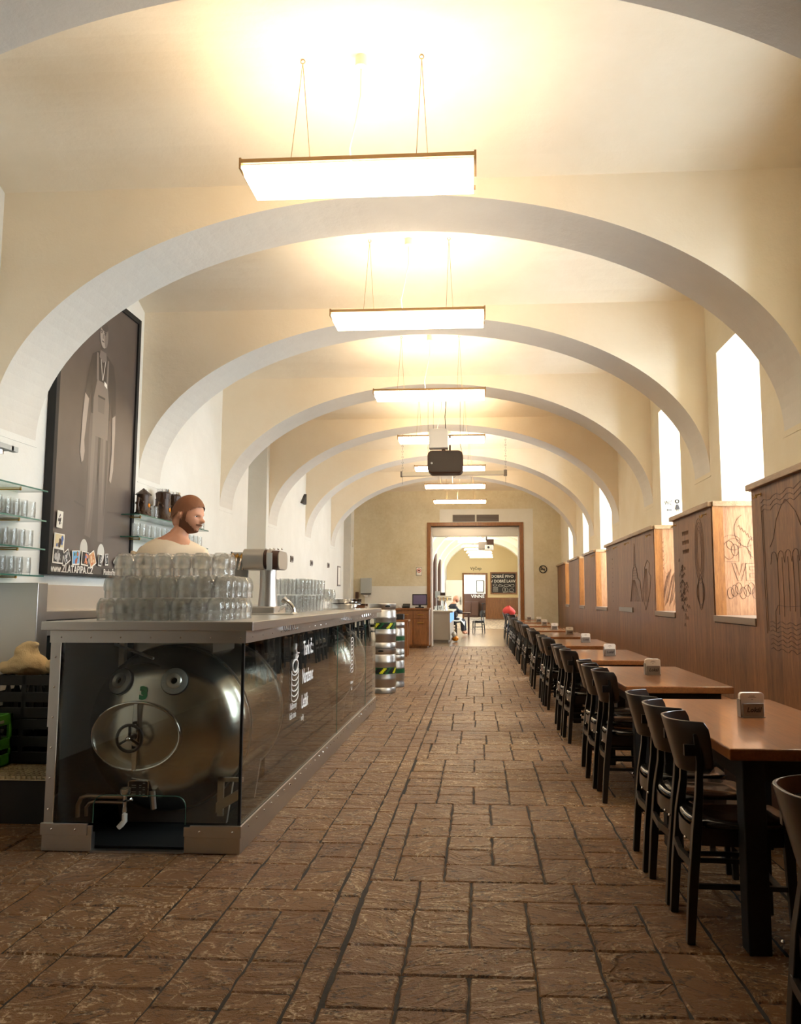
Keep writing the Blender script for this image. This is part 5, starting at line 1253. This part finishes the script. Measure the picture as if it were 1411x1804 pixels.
# ------------------------------------------------------------------ hanging projector, white box, screen case
t = thing('projector', 'dark projector hanging by cords in the middle of the hall, seen from behind', 'projector', (-.44, 10.75, 3.05))
yy = 10.6
m = MB(); m.prism([(-.435 + a, yy, 3.065 + b) for a, b in rrect(.238, .155, .07, 6)], (0, .25, 0)); b = obj('housing', m, M['dkbrown'], t, True, sharp=40, bevel=.012)
m = MB(); m.prism([(-.435 + a, yy - .004, 3.065 + b) for a, b in rrect(.215, .132, .055, 6)], (0, .006, 0)); obj('back_panel', m, simple('speaker_brown', (52, 42, 34), .55), b)
m = MB(); m.tube([(-.435 + a, yy - .005, 3.065 + b) for a, b in rrect(.217, .134, .055, 6)], .003, 4, closed=True); m.tube([(-.40, yy - .006, 3.19), (-.385, yy - .006, 3.155), (-.36, yy - .006, 3.155), (-.345, yy - .006, 3.19)], .003, 4); obj('seam', m, M['ink'], b)
m = MB(); m.lathe([(.014, -.01), (.014, 0)], (-.615, yy, 3.045), 'y', 12); obj('badge', m, M['ltgrey'], b)
m = MB(); m.torus((-.46, yy + .1, 3.22), .025, .008, 'y', 16, 6); m.box(-.385, -.360, yy + .05, yy + .08, 3.19, 3.30); obj('mount', m, M['dkbrown'], t)
m = MB(); m.tube([(-.67, yy + .1, 3.16), (-.68, yy + .25, 3.32)], .004, 5); m.tube([(-.21, yy + .1, 3.20), (-.235, yy + .12, 3.32)], .004, 5)
m.tube([(-.68, yy + .25, 3.32), (-.68, yy + .25, 4.12)], .003, 5); m.tube([(-.235, yy + .12, 3.32), (-.235, yy + .12, 4.12)], .003, 5); obj('cord', m, M['grey'], t)
t = thing('junction_box', 'white box hanging above the dark projector in front of the fourth lamp', 'box', (-.52, 10.7, 3.35))
m = MB(); m.box(-.655, -.40, 10.62, 10.8, 3.26, 3.52); obj('box', m, M['white'], t, bevel=.006)
m = MB(); m.tube([(-.43, 10.7, 3.52), (-.44, 10.7, 3.7), (-.425, 10.7, 3.9), (-.44, 10.7, 4.15)], .006, 6); m.tube([(-.6, 10.7, 3.52), (-.6, 10.7, 4.15)], .002, 5); obj('cord', m, M['ink'], t)
m = MB(); m.lathe([(.016, 3.40), (.018, 3.44)], (-.375, 10.68, 0), 'z', 10); obj('plug', m, M['grey'], t)
t = thing('screen_case', 'long slim white projection screen case hanging by chains below the arch', 'screen case', (-.38, 12.78, 3.2))
m = MB(); m.prism([(-1.245, 12.78, 3.275), (-1.245, 12.78, 3.205), (.465, 12.78, 3.215), (.465, 12.78, 3.285)], (0, .08, 0)); obj('case', m, M['offwhite'], t, bevel=.008)
m = MB(); m.box(.42, .47, 12.77, 12.87, 3.205, 3.295); m.box(-1.25, -1.22, 12.77, 12.87, 3.20, 3.285); obj('end_cap', m, M['grey'], t)
m = MB()
for x in (-1.22, .45):
    for k in range(17): m.torus((x, 12.82, 3.30 + .045 * k), .014, .003, 'y' if k % 2 else 'x', 8, 4)
    m.tube([(x, 12.82, 3.2), (x, 12.82, 3.08)], .003, 5)
obj('chain', m, M['grey'], t)
m = MB(); m.tube([(-.40, 12.82, 3.20), (-.38, 12.82, 3.185), (-.36, 12.82, 3.20)], .005, 5); obj('pull_ring', m, M['grey'], t)

# ------------------------------------------------------------------ tables, chairs, coaster holders on the right
TZ_ = .72
def make_table(L=1.42, W=.64):
    t = thing('dining_table', 'x', 'table', (0, 0, 0), world=False)
    m = MB(); m.box(-W / 2, W / 2, 0, L, TZ_ - .042, TZ_); obj('tabletop', m, M['table'], t, bevel=.006)
    m = MB(); m.box(-W / 2 + .07, W / 2 - .07, .07, .095, TZ_ - .13, TZ_ - .042); m.box(-W / 2 + .07, W / 2 - .07, L - .095, L - .07, TZ_ - .13, TZ_ - .042)
    m.box(-W / 2 + .07, -W / 2 + .09, .09, L - .09, TZ_ - .13, TZ_ - .042); m.box(W / 2 - .09, W / 2 - .07, .09, L - .09, TZ_ - .13, TZ_ - .042); obj('apron', m, M['matte'], t)
    for x in (-W / 2 + .06, W / 2 - .14):
        for y in (.06, L - .14):
            m = MB(); m.box(x, x + .08, y, y + .08, 0, TZ_ - .043); obj('leg', m, M['matte'], t, bevel=.004)
    return t
def make_holder():
    t = thing('coaster_holder', 'x', 'coaster holder', (0, 0, 0), world=False)
    m = MB(); s = .047
    pts = [(-s + a, b) for a, b in []]
    m.prism([(a, -.012, .049 + b) for a, b in rrect(s, s, .012, 3)], (0, .024, 0)); obj('coasters', m, M['paper'], t, bevel=.001)
    m = MB(); m.box(-.04, .04, -.026, -.016, .001, .055) ; m.box(-.044, .044, -.03, .025, 0, .004); m.box(-.05, -.047, -.02, .02, 0, .07); obj('metal_holder', m, M['grey'], t, bevel=.001)
    m = place(text_mb('Lokál', .026, .0004, shear=.25, bold=.0006), (0, -.0268, .03), (1, 0, 0), (0, 0, 1)); obj('lettering', m, M['ink'], t)
    m = MB()
    for z, w in ((.082, .010), (.077, .016), (.068, .004)): m.box(-w, w, -.0126, -.012, z, z + .002)
    obj('print', m, M['grey'], t)
    return t
def make_chair():
    t = thing('dining_chair', 'x', 'chair', (0, 0, 0), world=False)
    # seat: rounded board with a slight dish
    m = MB(); pts = []
    for k in range(36):
        a = 2 * pi * k / 36; r = 1 / (abs(cos(a)) ** 3.2 + abs(sin(a)) ** 3.2) ** (1 / 3.2); w = .195 - .02 * (-cos(a) if cos(a) < 0 else 0)
        pts.append((.19 * r * cos(a), w * r * sin(a)))
    n = 36
    vs = [(x * .96, y * .96, .405) for x, y in pts] + [(x, y, .412) for x, y in pts] + [(x, y, .424) for x, y in pts] + [(x * .95, y * .95, .432) for x, y in pts] + [(x * .6, y * .6, .427) for x, y in pts] + [(0, 0, .425)]
    fs = [tuple(range(n))[::-1]] + [(i * n + k, i * n + (k + 1) % n, (i + 1) * n + (k + 1) % n, (i + 1) * n + k) for i in range(4) for k in range(n)] + [(4 * n + k, 4 * n + (k + 1) % n, 5 * n) for k in range(n)]
    m.add(vs, fs); obj('seat', m, M['blackseat'], t, True, sharp=60)
    # curved backrest
    m = MB(); nu, nv = 20, 8; R = .24; th = .011; front = []; back = []
    for j in range(nv + 1):
        v = j / nv; z = .595 + .195 * v
        hw = .150 + .045 * v ** .7; hw *= (1 - .10 * max(0, (v - .8) / .2) ** 2) * (1 - .12 * max(0, (.12 - v) / .12))
        for i in range(nu + 1):
            u = -1 + 2 * i / nu; y = hw * (abs(u) ** .85) * (1 if u > 0 else -1); c = -.200 - .05 * v; x = c + .125 * (abs(u) ** 2.6) * (hw / .195)
            front.append((x + th / 2, y, z)); back.append((x - th / 2, y, z))
    m.add(front + back, [(j * (nu + 1) + i, j * (nu + 1) + i + 1, (j + 1) * (nu + 1) + i + 1, (j + 1) * (nu + 1) + i) for j in range(nv) for i in range(nu)] +
          [((nu + 1) * (nv + 1) + j * (nu + 1) + i, (nu + 1) * (nv + 1) + (j + 1) * (nu + 1) + i, (nu + 1) * (nv + 1) + (j + 1) * (nu + 1) + i + 1, (nu + 1) * (nv + 1) + j * (nu + 1) + i + 1) for j in range(nv) for i in range(nu)])
    N = (nu + 1) * (nv + 1); rim = [i for i in range(nu + 1)] + [(j + 1) * (nu + 1) + nu for j in range(nv)] + [nv * (nu + 1) + i for i in range(nu - 1, -1, -1)] + [j * (nu + 1) for j in range(nv - 1, 0, -1)]
    o0 = len(m.v) - 2 * N
    m.f += [(o0 + a, o0 + b, o0 + b + N, o0 + a + N) for a, b in zip(rim, rim[1:] + rim[:1])]; m.mi += [0] * len(rim)
    obj('backrest', m, M['blackedge'], t, True, sharp=50, bevel=.003)
    for s in (-1, 1):
        m = MB(); y = .165 * s; yb = .135 * s
        path = [(-.205, y, 0), (-.19, y, .2), (-.170, y, .40), (-.155, yb * 1.12, .52), (-.150, yb * 1.14, .64), (-.162, yb * 1.16, .745)]
        m.tube(path, [.026, .029, .029, .024, .020, .016], 4, flat=.8); obj('rear_leg', m, M['black'], t, bevel=.003)
        m = MB(); m.tube([(.165, y * 1.0, 0), (.155, y * .95, .38), (.155, y * .95, .41)], [.018, .026, .026], 4); obj('front_leg', m, M['black'], t, bevel=.003)
        m = MB(); m.tube([(-.19, y * .98, .20), (.16, y * .98, .20)], .012, 4); obj('stretcher', m, M['black'], t)
    m = MB()
    hp = [(-.175, -.165), (-.19, -.08), (-.195, 0), (-.19, .08), (-.175, .165), (-.06, .176), (.08, .176), (.15, .16), (.168, 0), (.15, -.16), (.08, -.176), (-.06, -.176)]
    n = len(hp); m.add([(x, y, z) for z in (.345, .405) for x, y in hp] + [(x * .9, y * .9, z) for z in (.345, .405) for x, y in hp], [(k, (k + 1) % n, n + (k + 1) % n, n + k) for k in range(n)] + [(2 * n + k, 3 * n + k, 3 * n + (k + 1) % n, 2 * n + (k + 1) % n) for k in range(n)] + [(k, 2 * n + k, 2 * n + (k + 1) % n, (k + 1) % n) for k in range(n)]); obj('seat_rail', m, M['blackedge'], t, True)
    m = MB(); m.tube([(-.19, -.165, .28), (-.20, 0, .275), (-.19, .165, .28)], .012, 4, flat=1.8); obj('cross_rail', m, M['black'], t)
    m = MB(); m.tube([(.155, -.155, .16), (.155, .155, .16)], .011, 4); obj('cross_rail', m, M['black'], t)
    for s in (-1, 1): m = MB(); m.box(-.205, -.16, .158 * s - .010, .158 * s + .010, .665, .705); obj('bracket', m, M['black'], t, True)
    for s in (-1, 1): m = MB(); m.ball((-.212, .165 * s, .372), .006, 6); obj('bolt_head', m, M['chrome'], t, True)
    return t
M['blackseat'] = simple('glossy_black_seat', (14, 12, 11), 0.2, coat=.5)
TAB_Y = [.98, 2.96, 4.97, 7.0, 9.08, 11.15, 13.2, 15.3, 17.4, 19.2]
TAB_N = ['at the lower right corner, mostly out of frame', 'nearest whole table at the right edge', 'second table from the front', 'third table from the front', 'fourth table from the front', 'fifth table from the front',
         'sixth table from the front', 'seventh table from the front', 'eighth table from the front', 'farthest table, against the end wall']
tb = make_table(); hd = make_holder(); ch = make_chair(); first = True
for i, y in enumerate(TAB_Y):
    L = 1.42 if i < 9 else 1.3
    x = 1.20 if i else 1.22
    o = tb if i == 0 else dup(tb, (0, 0, 0)); o.location = (x, y, 0); o['label'] = 'brown varnished table by the panelling, ' + TAB_N[i]; o['group'] = 'tables along the right wall'
    if i:
        h = hd if i == 1 else dup(hd, (0, 0, 0)); hx = [0, 1.215, 1.20, 1.20, 1.27, 1.31, 1.26, 1.28, 1.32, 1.22][i]; h.location = (hx, [0, 3.74, 5.72, 7.55, 9.75, 11.8, 13.6, 15.9, 17.9, 19.7][i], TZ_ + .0005); h.rotation_euler = (0, 0, .04)
        h.scale = (1.12, 1.12, 1.12)
        h['label'] = 'white coasters in grey holder on the ' + TAB_N[i].replace(' at the right edge', ''); h['group'] = 'coaster holders on the tables'
    for k, d in enumerate((.30, .69, 1.07)):
        if i == 0 and k == 0: continue
        c = ch if first else dup(ch, (0, 0, 0)); first = False
        c.scale = (1, .93, 1); c.location = (.965 + random.uniform(-.012, .012) + (.015 if i == 0 else 0), y + d, 0); c.rotation_euler = (0, 0, random.uniform(-.05, .05))
        c['label'] = 'black chair at the %s, its %s chair' % (TAB_N[i].split(',')[0].replace('nearest whole table at the right edge', 'nearest whole table'), ['nearest', 'middle', 'farthest'][k]); c['group'] = 'black chairs along the aisle side of the tables'
t = thing('wall_bench', 'dark wooden bench under the panelling behind the tables', 'bench', (1.85, 8, 0))
m = MB(); m.box(1.60, 2.028, .9, 20.6, .40, .44); obj('seat', m, M['frame_wood'], t, bevel=.006)
m = MB(); m.box(1.66, 1.69, .95, 20.5, 0, .40); obj('front_board', m, M['dkbrown'], t)

# ------------------------------------------------------------------ furniture and people in the far room
for k, y in enumerate((22.6, 24.6)):
    dup(tb, (1.45, y, 0), 0, 'brown table in the far room on the right, %s beyond the doorway' % ['first', 'second'][k], 'tables of the far room')
fc = [(1.02, 22.2, .15, 'black chair standing turned in the doorway opening on the right'), (1.02, 23.6, 0, 'black chair in the far room beside the first table'), (1.0, 24.9, 0, 'black chair in the far room holding the red jacket'), (1.0, 25.6, 0, 'farthest black chair in the far room on the right')]
for x, y, r, lab in fc: dup(ch, (x, y, 0), r + (.3 if y < 22.5 else 0), lab, 'black chairs of the far room')
m = MB(); random.seed(11); n = 14; vs = []; fs = []
for i in range(n + 1):
    for k in range(n):
        a = 2 * pi * k / n; v = i / n; rr = sin(pi * min(.97, v + .03)) ** .6
        vs.append((.20 * rr * cos(a) * (1 + .1 * sin(3 * a + 5 * v)), .26 * rr * sin(a) * (1 + .1 * sin(2 * a + 4 * v)), .34 * v + .02 * sin(4 * a)))
for i in range(n):
    for k in range(n): a, b = i * n + k, i * n + (k + 1) % n; fs.append((a, b, b + n, a + n))
m.add(vs, fs); o = obj('jacket', m, M['red'], None, True, sub=1); o.location = (.92, 24.9, .66); tag(o, 'red jacket bundled over a chair back in the far room', 'jacket')
for k in range(3):
    g = dup(g0, (1.35 + .1 * k, 24.9 + .2 * k, TZ_ + .001), 0, 'clear glass on the far room table behind the red jacket', 'glasses on the far room table')
m = MB(); m.box(-.1, .1, -.14, .14, 0, .03); o = obj('napkin_box', m, simple('yellow_packet', (214, 190, 90), .6), None, bevel=.008); o.location = (1.3, 23.2, TZ_ + .001); tag(o, 'flat yellowish packet lying on the first far room table', 'packet')
t = thing('cafe_table', 'small dark wooden table where the far man sits', 'table', (-.60, 28, 0))
m = MB(); m.box(-1.0, -.28, 27.6, 28.6, .70, .74); obj('tabletop', m, M['dkbrown'], t, bevel=.006)
for x in (-.95, -.38):
    for y in (27.7, 28.45):
        m = MB(); m.box(x, x + .06, y, y + .06, 0, .70); obj('leg', m, M['dkbrown'], t)
dup(ch, (-.02, 29.2, 0), 3.4, 'black chair at the small table of the far man, left of the aisle', 'black chairs of the far room')
dup(ch, (-.9, 27.0, 0), 1.5, 'black chair the far man sits on', 'black chairs of the far room')
t = thing('orange_cloth', 'orange and white rag hanging at the foot of the far bar counter', 'cloth', (-.74, 23.2, .1))
m = MB(); m.ball((-.67, 23.0, .10), .10, 8, (1, 1.2, .8)); obj('rag', m, M['orange'], t, True)
m = MB(); m.ball((-.70, 22.9, .22), .07, 8, (1, 1, 1.1)); obj('white_rag', m, M['white'], t, True)

def skin_body(name, joints, edges, mat, parent=None, sub=2):
    """joints: list of (x,y,z,radius or (rx,ry)); returns a continuous skinned mesh"""
    me = bpy.data.meshes.new(name); me.from_pydata([j[:3] for j in joints], edges, [])
    o = bpy.data.objects.new(name, me); COL.objects.link(o)
    s = o.modifiers.new('skin', 'SKIN'); s.use_smooth_shade = True
    for v, j in zip(me.skin_vertices[0].data, joints):
        r = j[3]; v.radius = (r, r) if not isinstance(r, tuple) else r
    me.skin_vertices[0].data[0].use_root = True
    ss = o.modifiers.new('sub', 'SUBSURF'); ss.levels = sub; ss.render_levels = sub
    dg = bpy.context.evaluated_depsgraph_get(); nm = bpy.data.meshes.new_from_object(o.evaluated_get(dg))
    bpy.data.objects.remove(o); nm.materials.clear(); nm.materials.append(mat)
    for p in nm.polygons: p.use_smooth = True
    r = bpy.data.objects.new(name, nm); COL.objects.link(r)
    if parent: r.parent = parent
    return r
def head_grid(sel=None, grow=0.0, n=96, m=64):
    """head facing +x, centre at origin; returns MB of the faces whose direction passes sel"""
    def pt(th, ph):
        d = Vector((sin(th) * cos(ph), sin(th) * sin(ph), cos(th)))
        r = Vector((.100, .078, .118)); p = Vector((d.x * r.x, d.y * r.y, d.z * r.z))
        f = max(0, d.x)
        if d.z < 0: p.y *= 1 - .25 * (-d.z) ** 1.2; p.x += .018 * f * (-d.z) * 2 - .02 * (1 - f) * (-d.z)
        az = abs(ph if ph < pi else ph - 2 * pi)
        def g(cz, sz, ca, sa, h): return h * math.exp(-((d.z - cz) / sz) ** 2 - ((az - ca) / sa) ** 2)
        p.x += g(-.12, .13, 0, .16, .026) + g(-.02, .12, 0, .12, .010) + g(.18, .10, .25, .35, .006) - g(.06, .09, .38, .2, .010) + g(-.42, .07, 0, .3, .006) + g(-.72, .12, 0, .35, .014)
        return p + d * grow
    mb = MB(); vs = [pt(pi * i / m, 2 * pi * k / n) for i in range(m + 1) for k in range(n)]
    fs = []
    for i in range(m):
        for k in range(n):
            th, ph = pi * (i + .5) / m, 2 * pi * (k + .5) / n; az = abs(ph if ph < pi else ph - 2 * pi); dz = cos(th)
            if sel is None or sel(dz, az): fs.append((i * n + k, i * n + (k + 1) % n, (i + 1) * n + (k + 1) % n, (i + 1) * n + k))
    mb.add(vs, fs); return mb
def head(parent, M4, hair=True, beard=True):
    def put(name, mb, mat, sm=True):
        mb.v = [tuple(M4 @ Vector(v)) for v in mb.v]; used = sorted({i for f in mb.f for i in f}); mp = {a: b for b, a in enumerate(used)}
        mb.v = [mb.v[a] for a in used]; mb.f = [tuple(mp[i] for i in f) for f in mb.f]; return obj(name, mb, mat, parent, sm, sharp=80)
    if hair: put('hair', head_grid(lambda z, a: z > (.56 if a < .5 else .56 - .5 * (a - .5) if a < 1.25 else .185 - .30 * (a - 1.25) if a < 1.75 else max(-.36, .035 - .9 * (a - 1.75))) + .02 * sin(31 * a) or (1.18 < a < 1.36 and z > -.1), .010), M['hair'])
    if beard: put('beard', head_grid(lambda z, a: (a < 1.5 and z < -.66 + .36 * min(1, max(0, (a - .35) / .8)) + .015 * sin(27 * a)) or (1.15 < a < 1.38 and z < -.05) or (-.37 < z < -.28 and a < .48), .006), M['beard'])
    m = MB()
    for s in (-1, 1): m.ball((.078, .032 * s, .008), .010, 8, (.6, 1.2, .7))
    put('eyes', m, M['white'])
    m = MB()
    for s in (-1, 1): m.ball((.0845, .032 * s, .008), .0045, 6)
    put('pupils', m, M['ink'])
    m = MB(); m.ball((.094, 0, -.055), .012, 8, (.6, 2.0, .45)); put('lips', m, simple('lips', (178, 104, 92), .5))
# barman
def barman():
    t = thing('person', 'barman with brown hair and beard in a beige shirt, leaning forward behind the bar', 'person', (-2.52, 5.95, .26))
    # body in one continuous mesh: legs, torso, neck, arms
    B = Vector((-2.52, 5.95, .26))
    J = [(-2.50, 5.97, 1.12, (.15, .12)), (-2.46, 5.96, 1.32, (.15, .12)), (-2.38, 5.95, 1.50, (.19, .13)), (-2.32, 5.95, 1.63, (.15, .11)), (-2.27, 5.95, 1.73, .062), (-2.23, 5.95, 1.81, .068),
         (-2.42, 6.02, 1.02, .095), (-2.42, 6.06, .68, .068), (-2.45, 6.07, .34, .045), (-2.40, 6.16, .29, .04),
         (-2.60, 6.02, 1.02, .095), (-2.62, 6.0, .68, .068), (-2.65, 5.98, .34, .045), (-2.62, 6.08, .29, .04),
         (-2.11, 5.97, 1.57, .062), (-2.05, 6.10, 1.36, .047), (-2.08, 6.32, 1.24, .034), (-2.08, 6.38, 1.22, .028),
         (-2.55, 5.97, 1.56, .062), (-2.62, 6.08, 1.33, .047), (-2.50, 6.28, 1.24, .034), (-2.46, 6.34, 1.22, .028)]
    Ed = [(0, 1), (1, 2), (2, 3), (3, 4), (4, 5), (0, 6), (6, 7), (7, 8), (8, 9), (0, 10), (10, 11), (11, 12), (12, 13), (3, 14), (14, 15), (15, 16), (16, 17), (3, 18), (18, 19), (19, 20), (20, 21)]
    J = [(x - B.x, y - B.y, z - B.z, r) for x, y, z, r in J]
    skin_body('body', J, Ed, M['skin'], t)
    # fingers
    for k, (hx, hy, hz) in enumerate(((-2.08, 6.38, 1.215), (-2.46, 6.34, 1.215))):
        jj = [(hx - .02, hy, hz + .005, .02)]; ee = []
        for f in range(4):
            y = hy - .027 + .018 * f; l = (.055, .068, .063, .050)[f]; i0 = len(jj)
            jj += [(hx + .01, y, hz, .010), (hx + .01 + l * .55, y, hz - .008, .009), (hx + .01 + l, y, hz - .028, .007)]; ee += [(0, i0), (i0, i0 + 1), (i0 + 1, i0 + 2)]
        i0 = len(jj); s = 1 if k else -1; jj += [(hx - .01, hy + .028 * s, hz - .005, .011), (hx + .03, hy + .045 * s, hz - .015, .009)]; ee += [(0, i0), (i0, i0 + 1)]
        skin_body('hand', [(a - B.x, b - B.y, c - B.z, r) for a, b, c, r in jj], ee, M['skin'], t, 1)
    # shirt and trousers follow the body a little outside it
    S = [J[i][:3] for i in range(4)]
    sj = [(*S[0], (.165, .135)), (*S[1], (.165, .13)), (*S[2], (.205, .135)), (*S[3], (.20, .14)), (J[4][0] - .02, J[4][1], J[4][2] - .01, .092), (*J[14][:3], .078), (*J[15][:3], .062), (*J[18][:3], .078), (*J[19][:3], .062)]
    skin_body('shirt', sj, [(0, 1), (1, 2), (2, 3), (3, 4), (3, 5), (5, 6), (3, 7), (7, 8)], M['shirt'], t)
    tj = [(*J[0][:3], (.17, .14)), (*J[6][:3], .115), (*J[7][:3], .085), (*J[8][:3], .065), (*J[10][:3], .115), (*J[11][:3], .085), (*J[12][:3], .065)]
    skin_body('trousers', tj, [(0, 1), (1, 2), (2, 3), (0, 4), (4, 5), (5, 6)], M['jeans'], t)
    M4 = Matrix.Translation(Vector((-2.205, 5.95, 1.88))) @ Matrix.Rotation(-.25, 4, 'Z') @ Matrix.Rotation(.30, 4, 'Y') @ Matrix.Scale(1.2, 4)
    hg = head_grid(); hg.v = [tuple(M4 @ Vector(v)) for v in hg.v]
    hd_ = obj('head', hg, M['skin'], t, True, sharp=90)
    m = MB()
    for s in (-1, 1): m.ball((-.005, .080 * s, -.005), .03, 10, (.6, .28, 1.05)); m.ball((.002, .088 * s, -.005), .016, 8, (.6, .3, 1))
    m.v = [tuple(M4 @ Vector(v)) for v in m.v]; obj('ears', m, M['skin'], t, True)
    head(t, M4)
barman()
def far_man():
    t = thing('person', 'bald bearded man in white apron sitting at the small table in the far room', 'person', (-.9, 27.0, .0))
    B = Vector((-.9, 27.0, 0))
    J = [(-.92, 27.0, .52, (.15, .13)), (-.90, 27.03, .72, (.15, .12)), (-.86, 27.08, .92, (.18, .12)), (-.84, 27.1, 1.02, .10), (-.81, 27.13, 1.09, .055), (-.79, 27.15, 1.14, .055),
         (-.83, 27.10, .50, .09), (-.50, 27.2, .50, .07), (-.47, 27.2, .12, .05), (-.38, 27.2, .06, .045), (-.83, 26.9, .50, .09), (-.55, 26.9, .50, .07), (-.52, 26.9, .12, .05), (-.43, 26.9, .06, .045),
         (-.82, 27.28, .96, .06), (-.70, 27.4, .80, .045), (-.60, 27.55, .80, .03), (-.82, 26.88, .96, .06), (-.65, 26.9, .78, .045), (-.55, 27.1, .79, .03)]
    Ed = [(0, 1), (1, 2), (2, 3), (3, 4), (4, 5), (0, 6), (6, 7), (7, 8), (8, 9), (0, 10), (10, 11), (11, 12), (12, 13), (3, 14), (14, 15), (15, 16), (3, 17), (17, 18), (18, 19)]
    skin_body('body', [(x - B.x, y - B.y, z - B.z, r) for x, y, z, r in J], Ed, M['skin'], t)
    sj = [J[0], J[1], J[2], J[3], J[14], J[15], J[16], J[17], J[18], J[19], J[6], J[7], J[8], J[10], J[11], J[12]]
    grow = lambda r: tuple(a + .018 for a in r) if isinstance(r, tuple) else r + .016
    cl = [(x - B.x, y - B.y, z - B.z, grow(r)) for x, y, z, r in sj]
    skin_body('clothes', cl, [(0, 1), (1, 2), (2, 3), (3, 4), (4, 5), (5, 6), (3, 7), (7, 8), (8, 9), (0, 10), (10, 11), (11, 12), (0, 13), (13, 14), (14, 15)], M['jeans'], t)
    m = MB(); vs = []; fs = []
    for i in range(9):
        for k in range(9):
            u, v = i / 8, k / 8; vs.append((-.98 + .52 * u, 26.78 + .5 * v, .60 - .32 * max(0, u - .75) * 2 - .30 * max(0, .2 - v) * 2 + .012 * sin(9 * u + 5 * v)))
    fs = [(i * 9 + k, i * 9 + k + 1, (i + 1) * 9 + k + 1, (i + 1) * 9 + k) for i in range(8) for k in range(8)]
    m.add(vs, fs); o = obj('apron', m, M['white'], t, True); sm = o.modifiers.new('solid', 'SOLIDIFY'); sm.thickness = .01
    M4 = Matrix.Translation(Vector((-.76, 27.18, 1.21))) @ Matrix.Rotation(.2, 4, 'Z') @ Matrix.Rotation(.4, 4, 'Y')
    hg = head_grid(); hg.v = [tuple(M4 @ Vector(v)) for v in hg.v]; obj('head', hg, M['skin'], t, True, sharp=90)
    m = MB()
    for s in (-1, 1): m.ball((-.005, .080 * s, -.005), .03, 10, (.6, .28, 1.05))
    m.v = [tuple(M4 @ Vector(v)) for v in m.v]; obj('ears', m, M['skin'], t, True)
    head(t, M4, hair=False)
far_man()
